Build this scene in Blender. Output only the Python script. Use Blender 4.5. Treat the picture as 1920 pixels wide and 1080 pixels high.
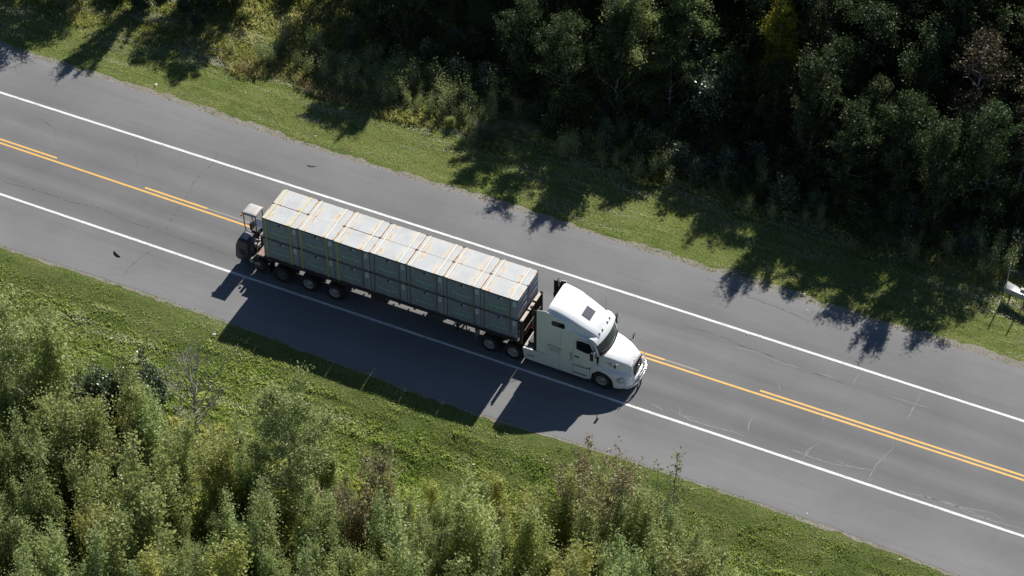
import bpy, math, random
import numpy as np
from mathutils import Vector, Matrix, Euler

for o in list(bpy.data.objects): bpy.data.objects.remove(o)
SC = bpy.context.scene
COL = SC.collection
PI = math.pi

# ------------------------------------------------------------------ camera, light, exposure
cam = bpy.data.cameras.new('camera'); camo = bpy.data.objects.new('camera', cam); COL.objects.link(camo)
SC.camera = camo
cam.sensor_width = 36; cam.lens = 5274.75*36/1920; cam.clip_start = 1; cam.clip_end = 3000
TH, PH = 0.76566, 0.43874
vdir = Vector((-math.sin(PH)*math.cos(TH), math.cos(PH)*math.cos(TH), -math.sin(TH)))
rdir = Vector((math.cos(PH), math.sin(PH), 0)); udir = rdir.cross(vdir)
M = Matrix((rdir, udir, -vdir)).transposed().to_4x4(); M.translation = Vector((57.016, -92.382, 101.767))
camo.matrix_world = M

SUN_EL, SUN_AZ = math.radians(39.8), math.radians(1.0)      # azimuth from +Y towards +X
w = bpy.data.worlds.new('World'); SC.world = w; w.use_nodes = True
nt = w.node_tree; nt.nodes.clear()
sky = nt.nodes.new('ShaderNodeTexSky'); sky.sky_type = 'NISHITA'; sky.sun_disc = False
sky.sun_elevation = SUN_EL; sky.sun_rotation = SUN_AZ; sky.altitude = 200; sky.dust_density = 0.2; sky.ozone_density = 4.0; sky.air_density = 1.0
bg = nt.nodes.new('ShaderNodeBackground'); bg.inputs[1].default_value = 0.054
wo = nt.nodes.new('ShaderNodeOutputWorld')
nt.links.new(sky.outputs[0], bg.inputs[0]); nt.links.new(bg.outputs[0], wo.inputs[0])
sl = bpy.data.lights.new('sun', 'SUN'); sl.energy = 5.0; sl.angle = math.radians(0.53); sl.color = (1.0, 0.955, 0.88)
so = bpy.data.objects.new('sun', sl); COL.objects.link(so)
tosun = Vector((math.sin(SUN_AZ)*math.cos(SUN_EL), math.cos(SUN_AZ)*math.cos(SUN_EL), math.sin(SUN_EL)))
so.rotation_euler = tosun.to_track_quat('Z', 'Y').to_euler(); so.location = (0, 60, 60)
SC.view_settings.view_transform = 'Standard'; SC.view_settings.look = 'None'
SC.view_settings.exposure = 0.52; SC.view_settings.gamma = 1.0
SC.cycles.max_bounces = 6; SC.cycles.transparent_max_bounces = 6

# ------------------------------------------------------------------ object helpers
def tag(o, label=None, cat=None, group=None, kind=None):
    if label: o['label'] = label
    if cat: o['category'] = cat
    if group: o['group'] = group
    if kind: o['kind'] = kind
    return o
def empty(name, loc=(0, 0, 0), rz=0, label=None, cat=None, group=None):
    o = bpy.data.objects.new(name, None); COL.objects.link(o)
    o.location = loc; o.rotation_euler = (0, 0, rz); o.empty_display_size = 0.2
    return tag(o, label, cat, group)
def copy_tree(o, parent=None, kids=None):
    c = o.copy(); COL.objects.link(c)
    if parent: c.parent = parent
    for ch in KIDS.get(o.name, []): copy_tree(ch, c)
    return c
KIDS = {}
def link(o, parent=None):
    COL.objects.link(o)
    if parent:
        o.parent = parent; KIDS.setdefault(parent.name, []).append(o)
    return o

class MB:
    """collects shapes into one mesh"""
    def __init__(s): s.v = []; s.f = []; s.m = []; s.mats = []
    def mi(s, m):
        if m not in s.mats: s.mats.append(m)
        return s.mats.index(m)
    def add(s, vs, fs, m):
        b = len(s.v); s.v += [tuple(v) for v in vs]; k = s.mi(m)
        for f in fs: s.f.append(tuple(i+b for i in f)); s.m.append(k)
        return s
    def box(s, a, b, m, rot=None, piv=None):
        x0, y0, z0 = a; x1, y1, z1 = b
        vs = [Vector(p) for p in ((x0,y0,z0),(x1,y0,z0),(x1,y1,z0),(x0,y1,z0),(x0,y0,z1),(x1,y0,z1),(x1,y1,z1),(x0,y1,z1))]
        if rot:
            R = Euler(rot).to_matrix(); c = Vector(piv) if piv else sum(vs, Vector())/8
            vs = [R@(v-c)+c for v in vs]
        return s.add(vs, [(0,3,2,1),(4,5,6,7),(0,1,5,4),(1,2,6,5),(2,3,7,6),(3,0,4,7)], m)
    def tube(s, pts, r, m, n=8, cap=True):
        pts = [Vector(p) for p in pts]; rs = r if isinstance(r, (list, tuple)) else [r]*len(pts)
        vs = []; prev = None
        for i, p in enumerate(pts):
            t = (pts[min(i+1, len(pts)-1)]-pts[max(i-1, 0)]).normalized()
            a = prev if prev is not None else Vector((0, 0, 1)) if abs(t.z) < .9 else Vector((1, 0, 0))
            u = (a-t*a.dot(t)); u = u.normalized() if u.length > 1e-6 else t.orthogonal().normalized()
            prev = u; q = t.cross(u)
            for k in range(n):
                an = 2*PI*k/n; vs.append(p+(u*math.cos(an)+q*math.sin(an))*rs[i])
        fs = []
        for i in range(len(pts)-1):
            for k in range(n):
                k2 = (k+1) % n; fs.append((i*n+k, i*n+k2, (i+1)*n+k2, (i+1)*n+k))
        if cap: fs += [tuple(range(n-1, -1, -1)), tuple((len(pts)-1)*n+k for k in range(n))]
        return s.add(vs, fs, m)
    def lathe(s, prof, m, c=(0, 0, 0), n=28):     # axis Y; prof = [(y, r)]
        vs = []; fs = []
        for y, r in prof:
            for k in range(n):
                a = 2*PI*k/n; vs.append((c[0]+r*math.cos(a), c[1]+y, c[2]+r*math.sin(a)))
        for i in range(len(prof)-1):
            for k in range(n):
                k2 = (k+1) % n; fs.append((i*n+k, (i+1)*n+k, (i+1)*n+k2, i*n+k2))
        return s.add(vs, fs, m)
    def prism(s, poly, y0, y1, m, axis='y'):       # poly in (x,z) extruded along y, or (x,y) along z, or (y,z) along x
        n = len(poly)
        f = {'y': lambda p, t: (p[0], t, p[1]), 'z': lambda p, t: (p[0], p[1], t), 'x': lambda p, t: (t, p[0], p[1])}[axis]
        vs = [f(p, y0) for p in poly]+[f(p, y1) for p in poly]
        fs = [tuple(range(n)), tuple(range(2*n-1, n-1, -1))]+[(i, i+n, (i+1) % n+n, (i+1) % n) for i in range(n)]
        return s.add(vs, fs, m)
    def grid(s, rows, m, close=False):
        n = len(rows[0]); vs = [p for r in rows for p in r]; fs = []
        for i in range(len(rows)-1):
            for k in range(n-1): fs.append((i*n+k, i*n+k+1, (i+1)*n+k+1, (i+1)*n+k))
        return s.add(vs, fs, m)
    def build(s, name, parent=None, bevel=0, smooth=False, loc=None, fix=True):
        me = bpy.data.meshes.new(name); me.from_pydata(s.v, [], s.f)
        for m in s.mats: me.materials.append(m)
        me.polygons.foreach_set('material_index', s.m)
        if fix:
            import bmesh
            bm = bmesh.new(); bm.from_mesh(me); bmesh.ops.recalc_face_normals(bm, faces=bm.faces); bm.to_mesh(me); bm.free()
        if smooth:
            me.polygons.foreach_set('use_smooth', [True]*len(me.polygons)); me.set_sharp_from_angle(angle=math.radians(smooth if smooth > 1 else 40))
        me.update()
        o = bpy.data.objects.new(name, me)
        if loc: o.location = loc
        if bevel:
            b = o.modifiers.new('bevel', 'BEVEL'); b.width = bevel; b.segments = 2; b.limit_method = 'ANGLE'; b.angle_limit = math.radians(40)
            me.polygons.foreach_set('use_smooth', [True]*len(me.polygons)); me.set_sharp_from_angle(angle=math.radians(50))
        return link(o, parent)

def np_mesh(name, V, F, mats, tone=None, parent=None, mi=None, smooth=False):
    """V (n,3), F (m,4) or (m,3) numpy"""
    me = bpy.data.meshes.new(name); n, k = F.shape
    me.vertices.add(len(V)); me.vertices.foreach_set('co', np.ascontiguousarray(V, np.float32).ravel())
    me.loops.add(n*k); me.loops.foreach_set('vertex_index', np.ascontiguousarray(F, np.int32).ravel())
    me.polygons.add(n); me.polygons.foreach_set('loop_start', np.arange(0, n*k, k, dtype=np.int32))
    me.polygons.foreach_set('loop_total', np.full(n, k, np.int32))
    for m in (mats if isinstance(mats, list) else [mats]): me.materials.append(m)
    if mi is not None: me.polygons.foreach_set('material_index', mi.astype(np.int32))
    if smooth: me.polygons.foreach_set('use_smooth', np.ones(n, bool))
    if tone is not None:
        at = me.attributes.new('tone', 'FLOAT', 'FACE'); at.data.foreach_set('value', tone.astype(np.float32))
    me.update(); me.validate()
    return link(bpy.data.objects.new(name, me), parent)

# ------------------------------------------------------------------ materials
class NT:
    def __init__(s, name):
        s.m = bpy.data.materials.new(name); s.m.use_nodes = True; s.t = s.m.node_tree; s.t.nodes.clear()
        s.out = s.n('ShaderNodeOutputMaterial'); s.b = s.n('ShaderNodeBsdfPrincipled'); s.l(s.b, 0, s.out, 0)
    def n(s, k, **kw):
        x = s.t.nodes.new(k)
        for a, b in kw.items(): setattr(x, a, b)
        return x
    def l(s, a, i, b, j): s.t.links.new(a.outputs[i], b.inputs[j])
    def coord(s, scale=(1, 1, 1), kind='Object', rnd=False):
        c = s.n('ShaderNodeTexCoord'); mp = s.n('ShaderNodeMapping'); s.l(c, kind, mp, 0); mp.inputs['Scale'].default_value = scale
        if rnd:
            oi = s.n('ShaderNodeObjectInfo'); mu = s.n('ShaderNodeMath', operation='MULTIPLY'); mu.inputs[1].default_value = 57
            s.l(oi, 'Random', mu, 0); s.l(mu, 0, mp, 1)
        return mp
    def noise(s, co, sc, det=4, rough=.55, dist=0):
        x = s.n('ShaderNodeTexNoise'); x.inputs['Scale'].default_value = sc; x.inputs['Detail'].default_value = det
        x.inputs['Roughness'].default_value = rough; x.inputs['Distortion'].default_value = dist; s.l(co, 0, x, 'Vector'); return x
    def ramp(s, src, i, stops, interp='LINEAR'):
        r = s.n('ShaderNodeValToRGB'); r.color_ramp.interpolation = interp; e = r.color_ramp.elements
        while len(e) < len(stops): e.new(.5)
        for k, (p, c) in enumerate(stops):
            e[k].position = p; e[k].color = (c, c, c, 1) if isinstance(c, (int, float)) else (*c, 1)
        s.l(src, i, r, 0); return r
    def mix(s, fac, a, b, mode='MIX'):
        x = s.n('ShaderNodeMix', data_type='RGBA', blend_type=mode)
        for v, idx in ((fac, 0), (a, 6), (b, 7)):
            if isinstance(v, tuple) and hasattr(v[0], 'outputs'): s.t.links.new(v[0].outputs[v[1]], x.inputs[idx])
            elif idx == 0: x.inputs[0].default_value = v
            else: x.inputs[idx].default_value = (*v, 1)
        return (x, 2)
    def math(s, op, a, b=0.0):
        x = s.n('ShaderNodeMath', operation=op)
        for v, k in ((a, 0), (b, 1)):
            if isinstance(v, tuple): s.t.links.new(v[0].outputs[v[1]], x.inputs[k])
            else: x.inputs[k].default_value = v
        return (x, 0)
    def col(s, c): s.t.links.new(c[0].outputs[c[1]], s.b.inputs['Base Color'])
    def bump(s, src, i, st=.3, d=.02):
        b = s.n('ShaderNodeBump'); b.inputs['Strength'].default_value = st; b.inputs['Distance'].default_value = d
        s.l(src, i, b, 'Height'); s.l(b, 0, s.b, 'Normal')
    def set(s, **k):
        for a, b in k.items(): s.b.inputs[a.replace('_', ' ')].default_value = b
        return s

def paint(name, c, rough=.5, metal=0, var=.12, sc=3, spec=None, dirt=None):
    n = NT(name); co = n.coord(); nz = n.noise(co, sc, 5, .6)
    r = n.ramp(nz, 0, [(.3, tuple(x*(1-var) for x in c)), (.7, tuple(min(1, x*(1+var)) for x in c))])
    out = (r, 0)
    if dirt:
        d = n.noise(co, sc*2.2, 6, .7); rd = n.ramp(d, 0, [(.52, 0.0), (.72, 1.0)]); out = n.mix((rd, 0), out, dirt)
    n.col(out); n.set(Roughness=rough, Metallic=metal)
    if spec is not None: n.b.inputs['Specular IOR Level'].default_value = spec
    return n.m

M_white = paint('white_paint', (.76, .77, .78), .34, 0, .02, 1.2)
M_whitesat = paint('white_plastic', (.72, .73, .74), .4, 0, .05, 2)
M_black = paint('black_rubber', (.02, .02, .022), .7)
M_tyre = paint('tyre_rubber', (.022, .022, .023), .8, 0, .25, 12, dirt=(.07, .065, .06))
M_chrome = paint('chrome', (.78, .78, .8), .16, 1, .04)
M_rim = paint('wheel_steel', (.50, .50, .50), .42, .5, .15, 9, dirt=(.18, .16, .14))
M_rimdark = paint('dark_wheel_steel', (.13, .13, .13), .5, .3, .2, 9)
M_frame = paint('chassis_steel', (.035, .033, .032), .6, 0, .3, 6, dirt=(.07, .06, .05))
M_glass = paint('dark_glass', (.010, .013, .016), .12, 0, .05, spec=.35)
M_wind = paint('windscreen_glass', (.03, .055, .05), .07, 0, .4, 2.5, spec=.9)
M_sky = paint('skylight_glass', (.10, .105, .125), .25, 0, .05)
M_grille = paint('grille_mesh', (.06, .06, .062), .4, .6, .3, 40)
M_lens = paint('headlamp_lens', (.45, .47, .5), .15, .3, .3, 6)
M_amber = paint('amber_lens', (.75, .28, .03), .3)
M_red = paint('red_lens', (.35, .02, .02), .3)
M_deck = paint('deck_metal', (.30, .29, .27), .6, .2, .15, 4, dirt=(.12, .1, .09))
M_rustdeck = paint('worn_deck_boards', (.30, .2, .17), .8, 0, .2, 5, dirt=(.16, .08, .06))
M_trail = paint('trailer_steel', (.05, .043, .038), .65, 0, .3, 5, dirt=(.09, .065, .05))
M_head = paint('headboard_panel', (.10, .092, .085), .65, 0, .2, 3, dirt=(.05, .045, .04))
M_wood = paint('pale_wood', (.48, .42, .34), .7, 0, .12, 8)
M_alu = paint('dull_aluminium', (.42, .44, .46), .5, .4, .1, 4)
M_navy = paint('navy_paint', (.022, .034, .06), .35, 0, .12, 3)
M_fgrey = paint('dusty_machine_grey', (.34, .32, .31), .6, 0, .2, 9, dirt=(.1, .09, .085))
M_canopy = paint('pale_canopy', (.40, .385, .37), .55, 0, .06, 5)
M_seat = paint('seat_vinyl', (.03, .03, .035), .5)
M_yel = paint('yellow_webbing', (.52, .53, .06), .7, 0, .1, 5)
M_pyel = paint('sunlit_yellow_webbing', (.62, .60, .26), .75, 0, .12, 5)
M_tan = paint('shaded_tan_webbing', (.17, .15, .09), .8, 0, .15, 5)
M_pale = paint('sunlit_pale_webbing', (.72, .68, .58), .8, 0, .12, 5)
M_green = paint('green_print', (.28, .60, .38), .6, 0, .3, 9)
M_palep = paint('pale_print', (.30, .38, .46), .6, 0, .2, 30)
M_stick = paint('paper_sticker', (.72, .76, .80), .6, 0, .06, 20)
M_ink = paint('grey_ink', (.25, .29, .33), .6)
M_post = paint('galvanised_steel', (.42, .43, .44), .45, .5, .1, 6)
M_paper = paint('white_litter', (.8, .8, .8), .7)
M_cast = paint('rusty_casting', (.05, .035, .03), .8, 0, .3, 20)

def m_bin():
    n = NT('bin_side_paint'); co = n.coord(rnd=True); a = n.noise(co, 2.2, 5, .6); st = n.coord((2, 2, .35), rnd=True); b = n.noise(st, 5, 5, .6)
    c = n.ramp(a, 0, [(.3, (.26, .295, .38)), (.7, (.33, .36, .45))])
    d = n.ramp(b, 0, [(.5, 0.0), (.85, .5)]); x = n.mix((d, 0), (c, 0), (.085, .08, .07)); n.col(x); n.set(Roughness=.5); return n.m
M_bin = m_bin()
M_bindark = paint('bin_panel_paint', (.23, .27, .34), .5, 0, .12, 3)
def m_lid():
    n = NT('rusty_bin_lid'); co = n.coord((2.4, .9, 1), rnd=True); fine = n.coord(rnd=True)
    base = n.ramp(n.noise(fine, 1.4, 4, .5), 0, [(.3, (.37, .385, .39)), (.75, (.46, .475, .48))])
    c0 = n.n('ShaderNodeTexCoord'); sp = n.n('ShaderNodeSeparateXYZ'); n.l(c0, 'Object', sp, 0)
    # rust gathers on the pressed seams across the lid and along its rims
    def band(x0, wd):
        a = n.math('SUBTRACT', (sp, 0), x0); a = n.math('ABSOLUTE', a); a = n.math('DIVIDE', a, wd); a = n.math('SUBTRACT', 1.0, a); return n.math('MAXIMUM', a, 0.0)
    bands = n.math('ADD', band(.42, .24), band(1.50, .26)); rim = n.math('ADD', band(.0, .13), band(2.06, .13)); bands = n.math('ADD', bands, n.math('MULTIPLY', rim, 1.5))
    ya = n.math('ABSOLUTE', (sp, 1)); yb = n.math('SUBTRACT', ya, .50); yb = n.math('MULTIPLY', n.math('MAXIMUM', yb, 0.0), 4.0)
    bands = n.math('ADD', bands, yb)
    nz = n.noise(co, 2.3, 5, .65); nn = n.math('MULTIPLY', (nz, 0), n.math('ADD', n.math('MULTIPLY', bands, .34), .66))
    m = n.ramp(nn[0], 0, [(.47, 0.0), (.54, .35), (.66, .95)])
    rc = n.ramp(n.noise(fine, 7, 4, .6), 0, [(.35, (.52, .32, .15)), (.65, (.30, .15, .07))])
    pale = n.ramp(nn[0], 0, [(.38, 0.0), (.50, .6)])
    x = n.mix((pale, 0), (base, 0), (.62, .54, .42)); x = n.mix((m, 0), x, (rc, 0)); n.col(x); n.set(Roughness=.6)
    return n.m
M_lid = m_lid()

def m_leaf(name, cols, trans=.35, rough=.5, spec=.3, gain=1.0):
    cols = [tuple(min(.6, v*gain) for v in c) for c in cols]
    n = NT(name); at = n.n('ShaderNodeAttribute', attribute_name='tone')
    k = len(cols)-1; r = n.ramp(at, 'Fac', [(i/k, c) for i, c in enumerate(cols)])
    oi = n.n('ShaderNodeObjectInfo'); h = n.n('ShaderNodeHueSaturation')
    mr = n.n('ShaderNodeMapRange'); mr.inputs['To Min'].default_value = .489; mr.inputs['To Max'].default_value = .509; n.l(oi, 'Random', mr, 0); n.l(mr, 0, h, 'Hue')
    mv = n.n('ShaderNodeMapRange'); mv.inputs['To Min'].default_value = .8; mv.inputs['To Max'].default_value = 1.15
    f = n.n('ShaderNodeMath', operation='FRACT'); g = n.n('ShaderNodeMath', operation='MULTIPLY'); g.inputs[1].default_value = 7.31
    n.l(oi, 'Random', g, 0); n.l(g, 0, f, 0); n.l(f, 0, mv, 0); n.l(mv, 0, h, 'Value'); n.l(r, 0, h, 'Color'); n.l(h, 0, n.b, 'Base Color')
    n.set(Roughness=rough); n.b.inputs['Specular IOR Level'].default_value = spec
    tr = n.n('ShaderNodeBsdfTranslucent'); hh = n.n('ShaderNodeHueSaturation'); hh.inputs['Saturation'].default_value = 1.15; hh.inputs['Value'].default_value = 1.5
    n.l(h, 0, hh, 'Color'); n.l(hh, 0, tr, 0); mx = n.n('ShaderNodeMixShader'); mx.inputs[0].default_value = trans
    n.l(n.b, 0, mx, 1); n.l(tr, 0, mx, 2); n.l(mx, 0, n.out, 0); return n.m
G = lambda *a: list(a)
L_poplar = m_leaf('poplar_leaf', G((.075, .10, .04), (.132, .165, .062), (.205, .24, .10), (.38, .40, .24)), .45, .55, .2, gain=1.55)
L_willow = m_leaf('willow_leaf', G((.085, .10, .038), (.15, .17, .06), (.23, .25, .095), (.40, .41, .24)), .45, .55, .2, gain=1.55)
L_yellow = m_leaf('yellowing_leaf', G((.12, .13, .045), (.20, .21, .065), (.27, .27, .09), (.38, .34, .14)), .45, gain=1.45)
L_brown = m_leaf('browning_leaf', G((.12, .10, .055), (.19, .155, .085), (.19, .20, .085), (.46, .43, .33)), .35, gain=1.3)
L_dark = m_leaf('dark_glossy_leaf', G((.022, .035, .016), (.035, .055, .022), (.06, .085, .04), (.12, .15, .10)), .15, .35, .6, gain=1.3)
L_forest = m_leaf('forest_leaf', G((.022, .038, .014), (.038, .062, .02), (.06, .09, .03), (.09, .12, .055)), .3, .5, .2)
L_orange = m_leaf('turning_leaf', G((.06, .08, .015), (.13, .16, .02), (.28, .22, .02), (.42, .19, .03)), .4, gain=1.4)
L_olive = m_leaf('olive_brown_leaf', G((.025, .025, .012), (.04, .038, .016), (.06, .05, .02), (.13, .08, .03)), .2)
L_weed = m_leaf('weed_leaf', G((.09, .12, .045), (.15, .19, .07), (.22, .26, .10), (.34, .36, .19)), .35, gain=1.2)
L_rust = m_leaf('rusty_weed', G((.17, .11, .06), (.23, .15, .085), (.22, .20, .10), (.30, .28, .15)), .3, .7, .1, gain=1.1)
L_grass = m_leaf('mown_grass_blade', G((.075, .11, .028), (.15, .195, .058), (.25, .28, .105), (.50, .47, .28)), .4, .7, .1, gain=1.8)
L_straw = m_leaf('meadow_grass_blade', G((.12, .145, .04), (.20, .22, .07), (.29, .29, .11), (.46, .42, .23)), .4, .7, .1, gain=1.3)
M_bark = paint('grey_bark', (.22, .205, .18), .85, 0, .3, 9)
M_birch = paint('pale_bark', (.40, .39, .36), .8, 0, .15, 7, dirt=(.1, .095, .085))
M_dead = paint('bleached_dead_wood', (.30, .28, .245), .85, 0, .15, 9)

# ------------------------------------------------------------------ noise for numpy
def vnoise(x, y, sc, seed):
    r = np.random.RandomState(seed); g = r.rand(128, 128)
    u = x/sc+1000.3; v = y/sc+1000.7; i = np.floor(u).astype(int); j = np.floor(v).astype(int); a = u-i; b = v-j
    a = a*a*(3-2*a); b = b*b*(3-2*b); i %= 128; j %= 128; i2 = (i+1) % 128; j2 = (j+1) % 128
    return (g[i, j]*(1-a)*(1-b)+g[i2, j]*a*(1-b)+g[i, j2]*(1-a)*b+g[i2, j2]*a*b)
def far_edge(x):  return np.interp(x, [-400, -23, -12, -3, 5, 14, 24, 38, 400], [9.05, 9.05, 9.03, 8.78, 8.9, 8.98, 8.95, 9.12, 9.1])+.08*(vnoise(x, x*0, .3, 3)-.5)+.05*(vnoise(x, x*0, 1.7, 5)-.5)
def near_edge(x): return np.interp(x, [-400, -14, -6.2, .3, 8, 14.5, 22, 33, 39.3, 400], [-5.15, -5.1, -4.95, -5.0, -5.25, -5.4, -5.08, -5.0, -5.3, -5.3])+.06*(vnoise(x, x*0, .35, 7)-.5)+.06*(vnoise(x, x*0, 1.9, 9)-.5)
def gz(x, y):
    x = np.asarray(x, float); y = np.asarray(y, float)
    z = np.interp(y, [-400, -60, -20, -14, -10, -8, -6.4, -5.55, -4.7, -4.3, 8.3, 8.6, 9.35, 10.5, 13, 16, 22, 60, 400], [0, 0, -.5, -.75, -.8, -.5, -.16, -.012, -.012, -.06, -.06, -.012, -.012, -.10, -.32, -.35, -.1, .2, 0])
    off = np.clip(np.maximum(-5.6-y, y-9.4)*.8, 0, 1)
    return z+off*(.13*(vnoise(x, y, 1.5, 11)-.5)+.05*(vnoise(x, y, .55, 13)-.5)+.2*(vnoise(x, y, 6, 17)-.5))
def gzf(x, y): return float(gz(np.array([x]), np.array([y]))[0])

# ------------------------------------------------------------------ ground, road, markings
def m_ground():
    n = NT('turf_soil'); co = n.coord(); lo = n.noise(co, .35, 4, .6); st = n.coord((.45, 1.6, 1)); s1 = n.noise(st, 1.3, 6, .65); fi = n.noise(co, 9, 5, .7)
    c = n.ramp(s1, 0, [(.25, (.07, .10, .028)), (.45, (.12, .165, .045)), (.6, (.18, .21, .065)), (.78, (.27, .25, .12))])
    c2 = n.ramp(lo, 0, [(.35, (.08, .12, .03)), (.65, (.15, .14, .055))]); x = n.mix(.45, (c, 0), (c2, 0))
    d = n.ramp(fi, 0, [(.3, .45), (.7, 1.25)]); x = n.mix(1.0, x, (d, 0), 'MULTIPLY'); n.col(x); n.set(Roughness=.95); n.b.inputs['Specular IOR Level'].default_value = .1
    n.bump(fi, 0, .8, .06); return n.m
def build_ground():
    xs = np.concatenate([[-600, -250, -120, -70, -48], np.arange(-36, 60, .3), [70, 95, 140, 260, 600]])
    ys = np.concatenate([[-600, -250, -120, -70, -50], np.arange(-38, 56, .3), [62, 85, 140, 260, 600]])
    X, Y = np.meshgrid(xs, ys, indexing='ij'); Z = gz(X, Y); V = np.stack([X, Y, Z], -1).reshape(-1, 3)
    a, b = X.shape; I = np.arange(a*b).reshape(a, b)
    F = np.stack([I[:-1, :-1], I[1:, :-1], I[1:, 1:], I[:-1, 1:]], -1).reshape(-1, 4)
    tag(np_mesh('ground', V, F, m_ground(), smooth=True), kind='structure')
build_ground()

def m_asphalt():
    n = NT('worn_asphalt'); co = n.coord(); c0 = n.n('ShaderNodeTexCoord'); sp = n.n('ShaderNodeSeparateXYZ'); n.l(c0, 'Object', sp, 0)
    # lanes and shoulders were laid separately: a profile of tones across the road
    yy = n.n('ShaderNodeMapRange'); yy.inputs['From Min'].default_value = -6; yy.inputs['From Max'].default_value = 10; n.l(sp, 1, yy, 0)
    wob = n.noise(n.coord((.12, 1, 1)), .8, 3, .5); wb = n.math('MULTIPLY', n.math('SUBTRACT', (wob, 0), .5), .035); yw = n.math('ADD', (yy, 0), wb)
    def P(y): return (y+6)/16
    pr = n.ramp(yw[0], 0, [(0, .205), (P(-4.2), .215), (P(-2.4), .185), (P(-1.9), .195), (P(-1.2), .17), (P(-.5), .154), (P(.2), .19), (P(.95), .152), (P(1.9), .182), (P(2.7), .168), (P(3.6), .19), (P(4.4), .166), (P(5.4), .195), (P(6.0), .175), (P(6.6), .19), (P(8.2), .20), (P(9.0), .22)])
    st = n.noise(n.coord((.06, 1.2, 1)), 2.6, 6, .65); s2 = n.ramp(st, 0, [(.3, .94), (.7, 1.06)])
    bl = n.noise(co, .22, 4, .6); b2 = n.ramp(bl, 0, [(.3, .89), (.7, 1.09)])
    fi = n.noise(co, 38, 3, .8); f2 = n.ramp(fi, 0, [(.25, .80), (.75, 1.20)])
    x = n.mix(1.0, (pr, 0), (s2, 0), 'MULTIPLY'); x = n.mix(1.0, x, (b2, 0), 'MULTIPLY'); x = n.mix(1.0, x, (f2, 0), 'MULTIPLY')
    x = n.mix(1.0, x, (.84, .845, .86), 'MULTIPLY'); n.col(x); n.set(Roughness=.85); n.b.inputs['Specular IOR Level'].default_value = .25; n.bump(fi, 0, .3, .01); return n.m  # asphalt
def m_gravel():
    n = NT('edge_gravel'); co = n.coord(); a = n.noise(co, 14, 5, .8); b = n.noise(co, 1.2, 4, .6)
    c = n.ramp(a, 0, [(.3, (.11, .10, .085)), (.5, (.23, .215, .19)), (.72, (.36, .34, .31))]); d = n.ramp(b, 0, [(.4, 0.0), (.65, .6)])
    n.col(n.mix((d, 0), (c, 0), (.16, .135, .10))); n.set(Roughness=.95); n.bump(a, 0, .8, .03); return n.m
def strip(name, xs, y0, y1, z, m, cols=1, kind='structure'):
    xs = np.asarray(xs, float); T = np.linspace(0, 1, cols+1)
    V = np.stack([np.stack([xs, y0+(y1-y0)*t, np.full_like(xs, z)], -1) for t in T], 1).reshape(-1, 3)
    I = np.arange(len(xs)*(cols+1)).reshape(len(xs), cols+1)
    F = np.stack([I[:-1, :-1], I[1:, :-1], I[1:, 1:], I[:-1, 1:]], -1).reshape(-1, 4)
    o = np_mesh(name, V, F, m); return tag(o, kind=kind)
xr = np.concatenate([[-600, -200, -80], np.arange(-36, 60, .2), [90, 200, 600]])
M_asp = m_asphalt(); M_grav = m_gravel()
strip('road', xr, near_edge(xr), far_edge(xr), 0, M_asp, 6)
strip('gravel_edge', xr, far_edge(xr)-.05, far_edge(xr)+.16+.30*vnoise(xr, xr*0, .35, 21)+.35*vnoise(xr, xr*0, 5.2, 22)**2, -.006, M_grav)
strip('gravel_edge', xr, near_edge(xr)-.10-.35*vnoise(xr, xr*0, .5, 23)*vnoise(xr, xr*0, 3.7, 24), near_edge(xr)+.05, -.006, M_grav)

def m_mark(name, c, wear=.6):
    n = NT(name); co = n.coord(); a = n.noise(co, 9, 5, .75); b = n.noise(n.coord((.5, 4, 1)), 3, 4, .6)
    k = n.math('ADD', n.math('MULTIPLY', (a, 0), .6), n.math('MULTIPLY', (b, 0), .4)); m = n.ramp(k[0], 0, [(.48, 0.0), (.64, wear)])
    n.col(n.mix((m, 0), c, (.22, .21, .20))); n.set(Roughness=.7); return n.m
M_wl = m_mark('white_line_paint', (.68, .68, .67), .85); M_yl = m_mark('yellow_line_paint', (.72, .40, .07), .6); M_old = m_mark('worn_away_line', (.26, .215, .17), .6)
def line(name, x0, x1, ys, wd, m, z=.004):
    xs = np.concatenate([[x0], np.arange(max(x0, -40)+.7, min(x1, 60), .7), [x1]]) if x1-x0 > 1.5 else np.array([x0, x1])
    yc = np.interp(xs, [p[0] for p in ys], [p[1] for p in ys]); wv = wd*(1+.10*(vnoise(xs, xs*0, .8, 31)-.5))
    strip(name, xs, yc-wv/2, yc+wv/2, z, m)
line('road_edge_line', -600, 600, [(-600, 5.60), (-20, 5.60), (8, 5.66), (28, 5.62), (600, 5.62)], .15, M_wl)
line('road_edge_line', -600, 600, [(-600, -1.64), (-17, -1.66), (-3, -1.72), (22, -1.72), (40, -1.66), (600, -1.66)], .15, M_wl)
cy = [(-600, 1.92), (-19, 1.92), (-9, 1.84), (-3, 1.78), (20, 1.71), (28, 1.76), (41, 1.82), (600, 1.82)]
cy2 = [(a, b+.27) for a, b in cy]
line('road_centre_line', -600, 600, cy, .12, M_yl)
for a, b in ((-600, -14.9), (-9.3, -5.4), (5.5, 8.8), (17.9, 21.3) , (26.5, 600)): line('road_centre_line', a, b, cy2, .12, M_yl)
line('road_centre_line', -5.4, -1.5, cy2, .10, M_old); line('road_centre_line', 21.3, 23.2, cy2, .10, M_old)

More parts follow.
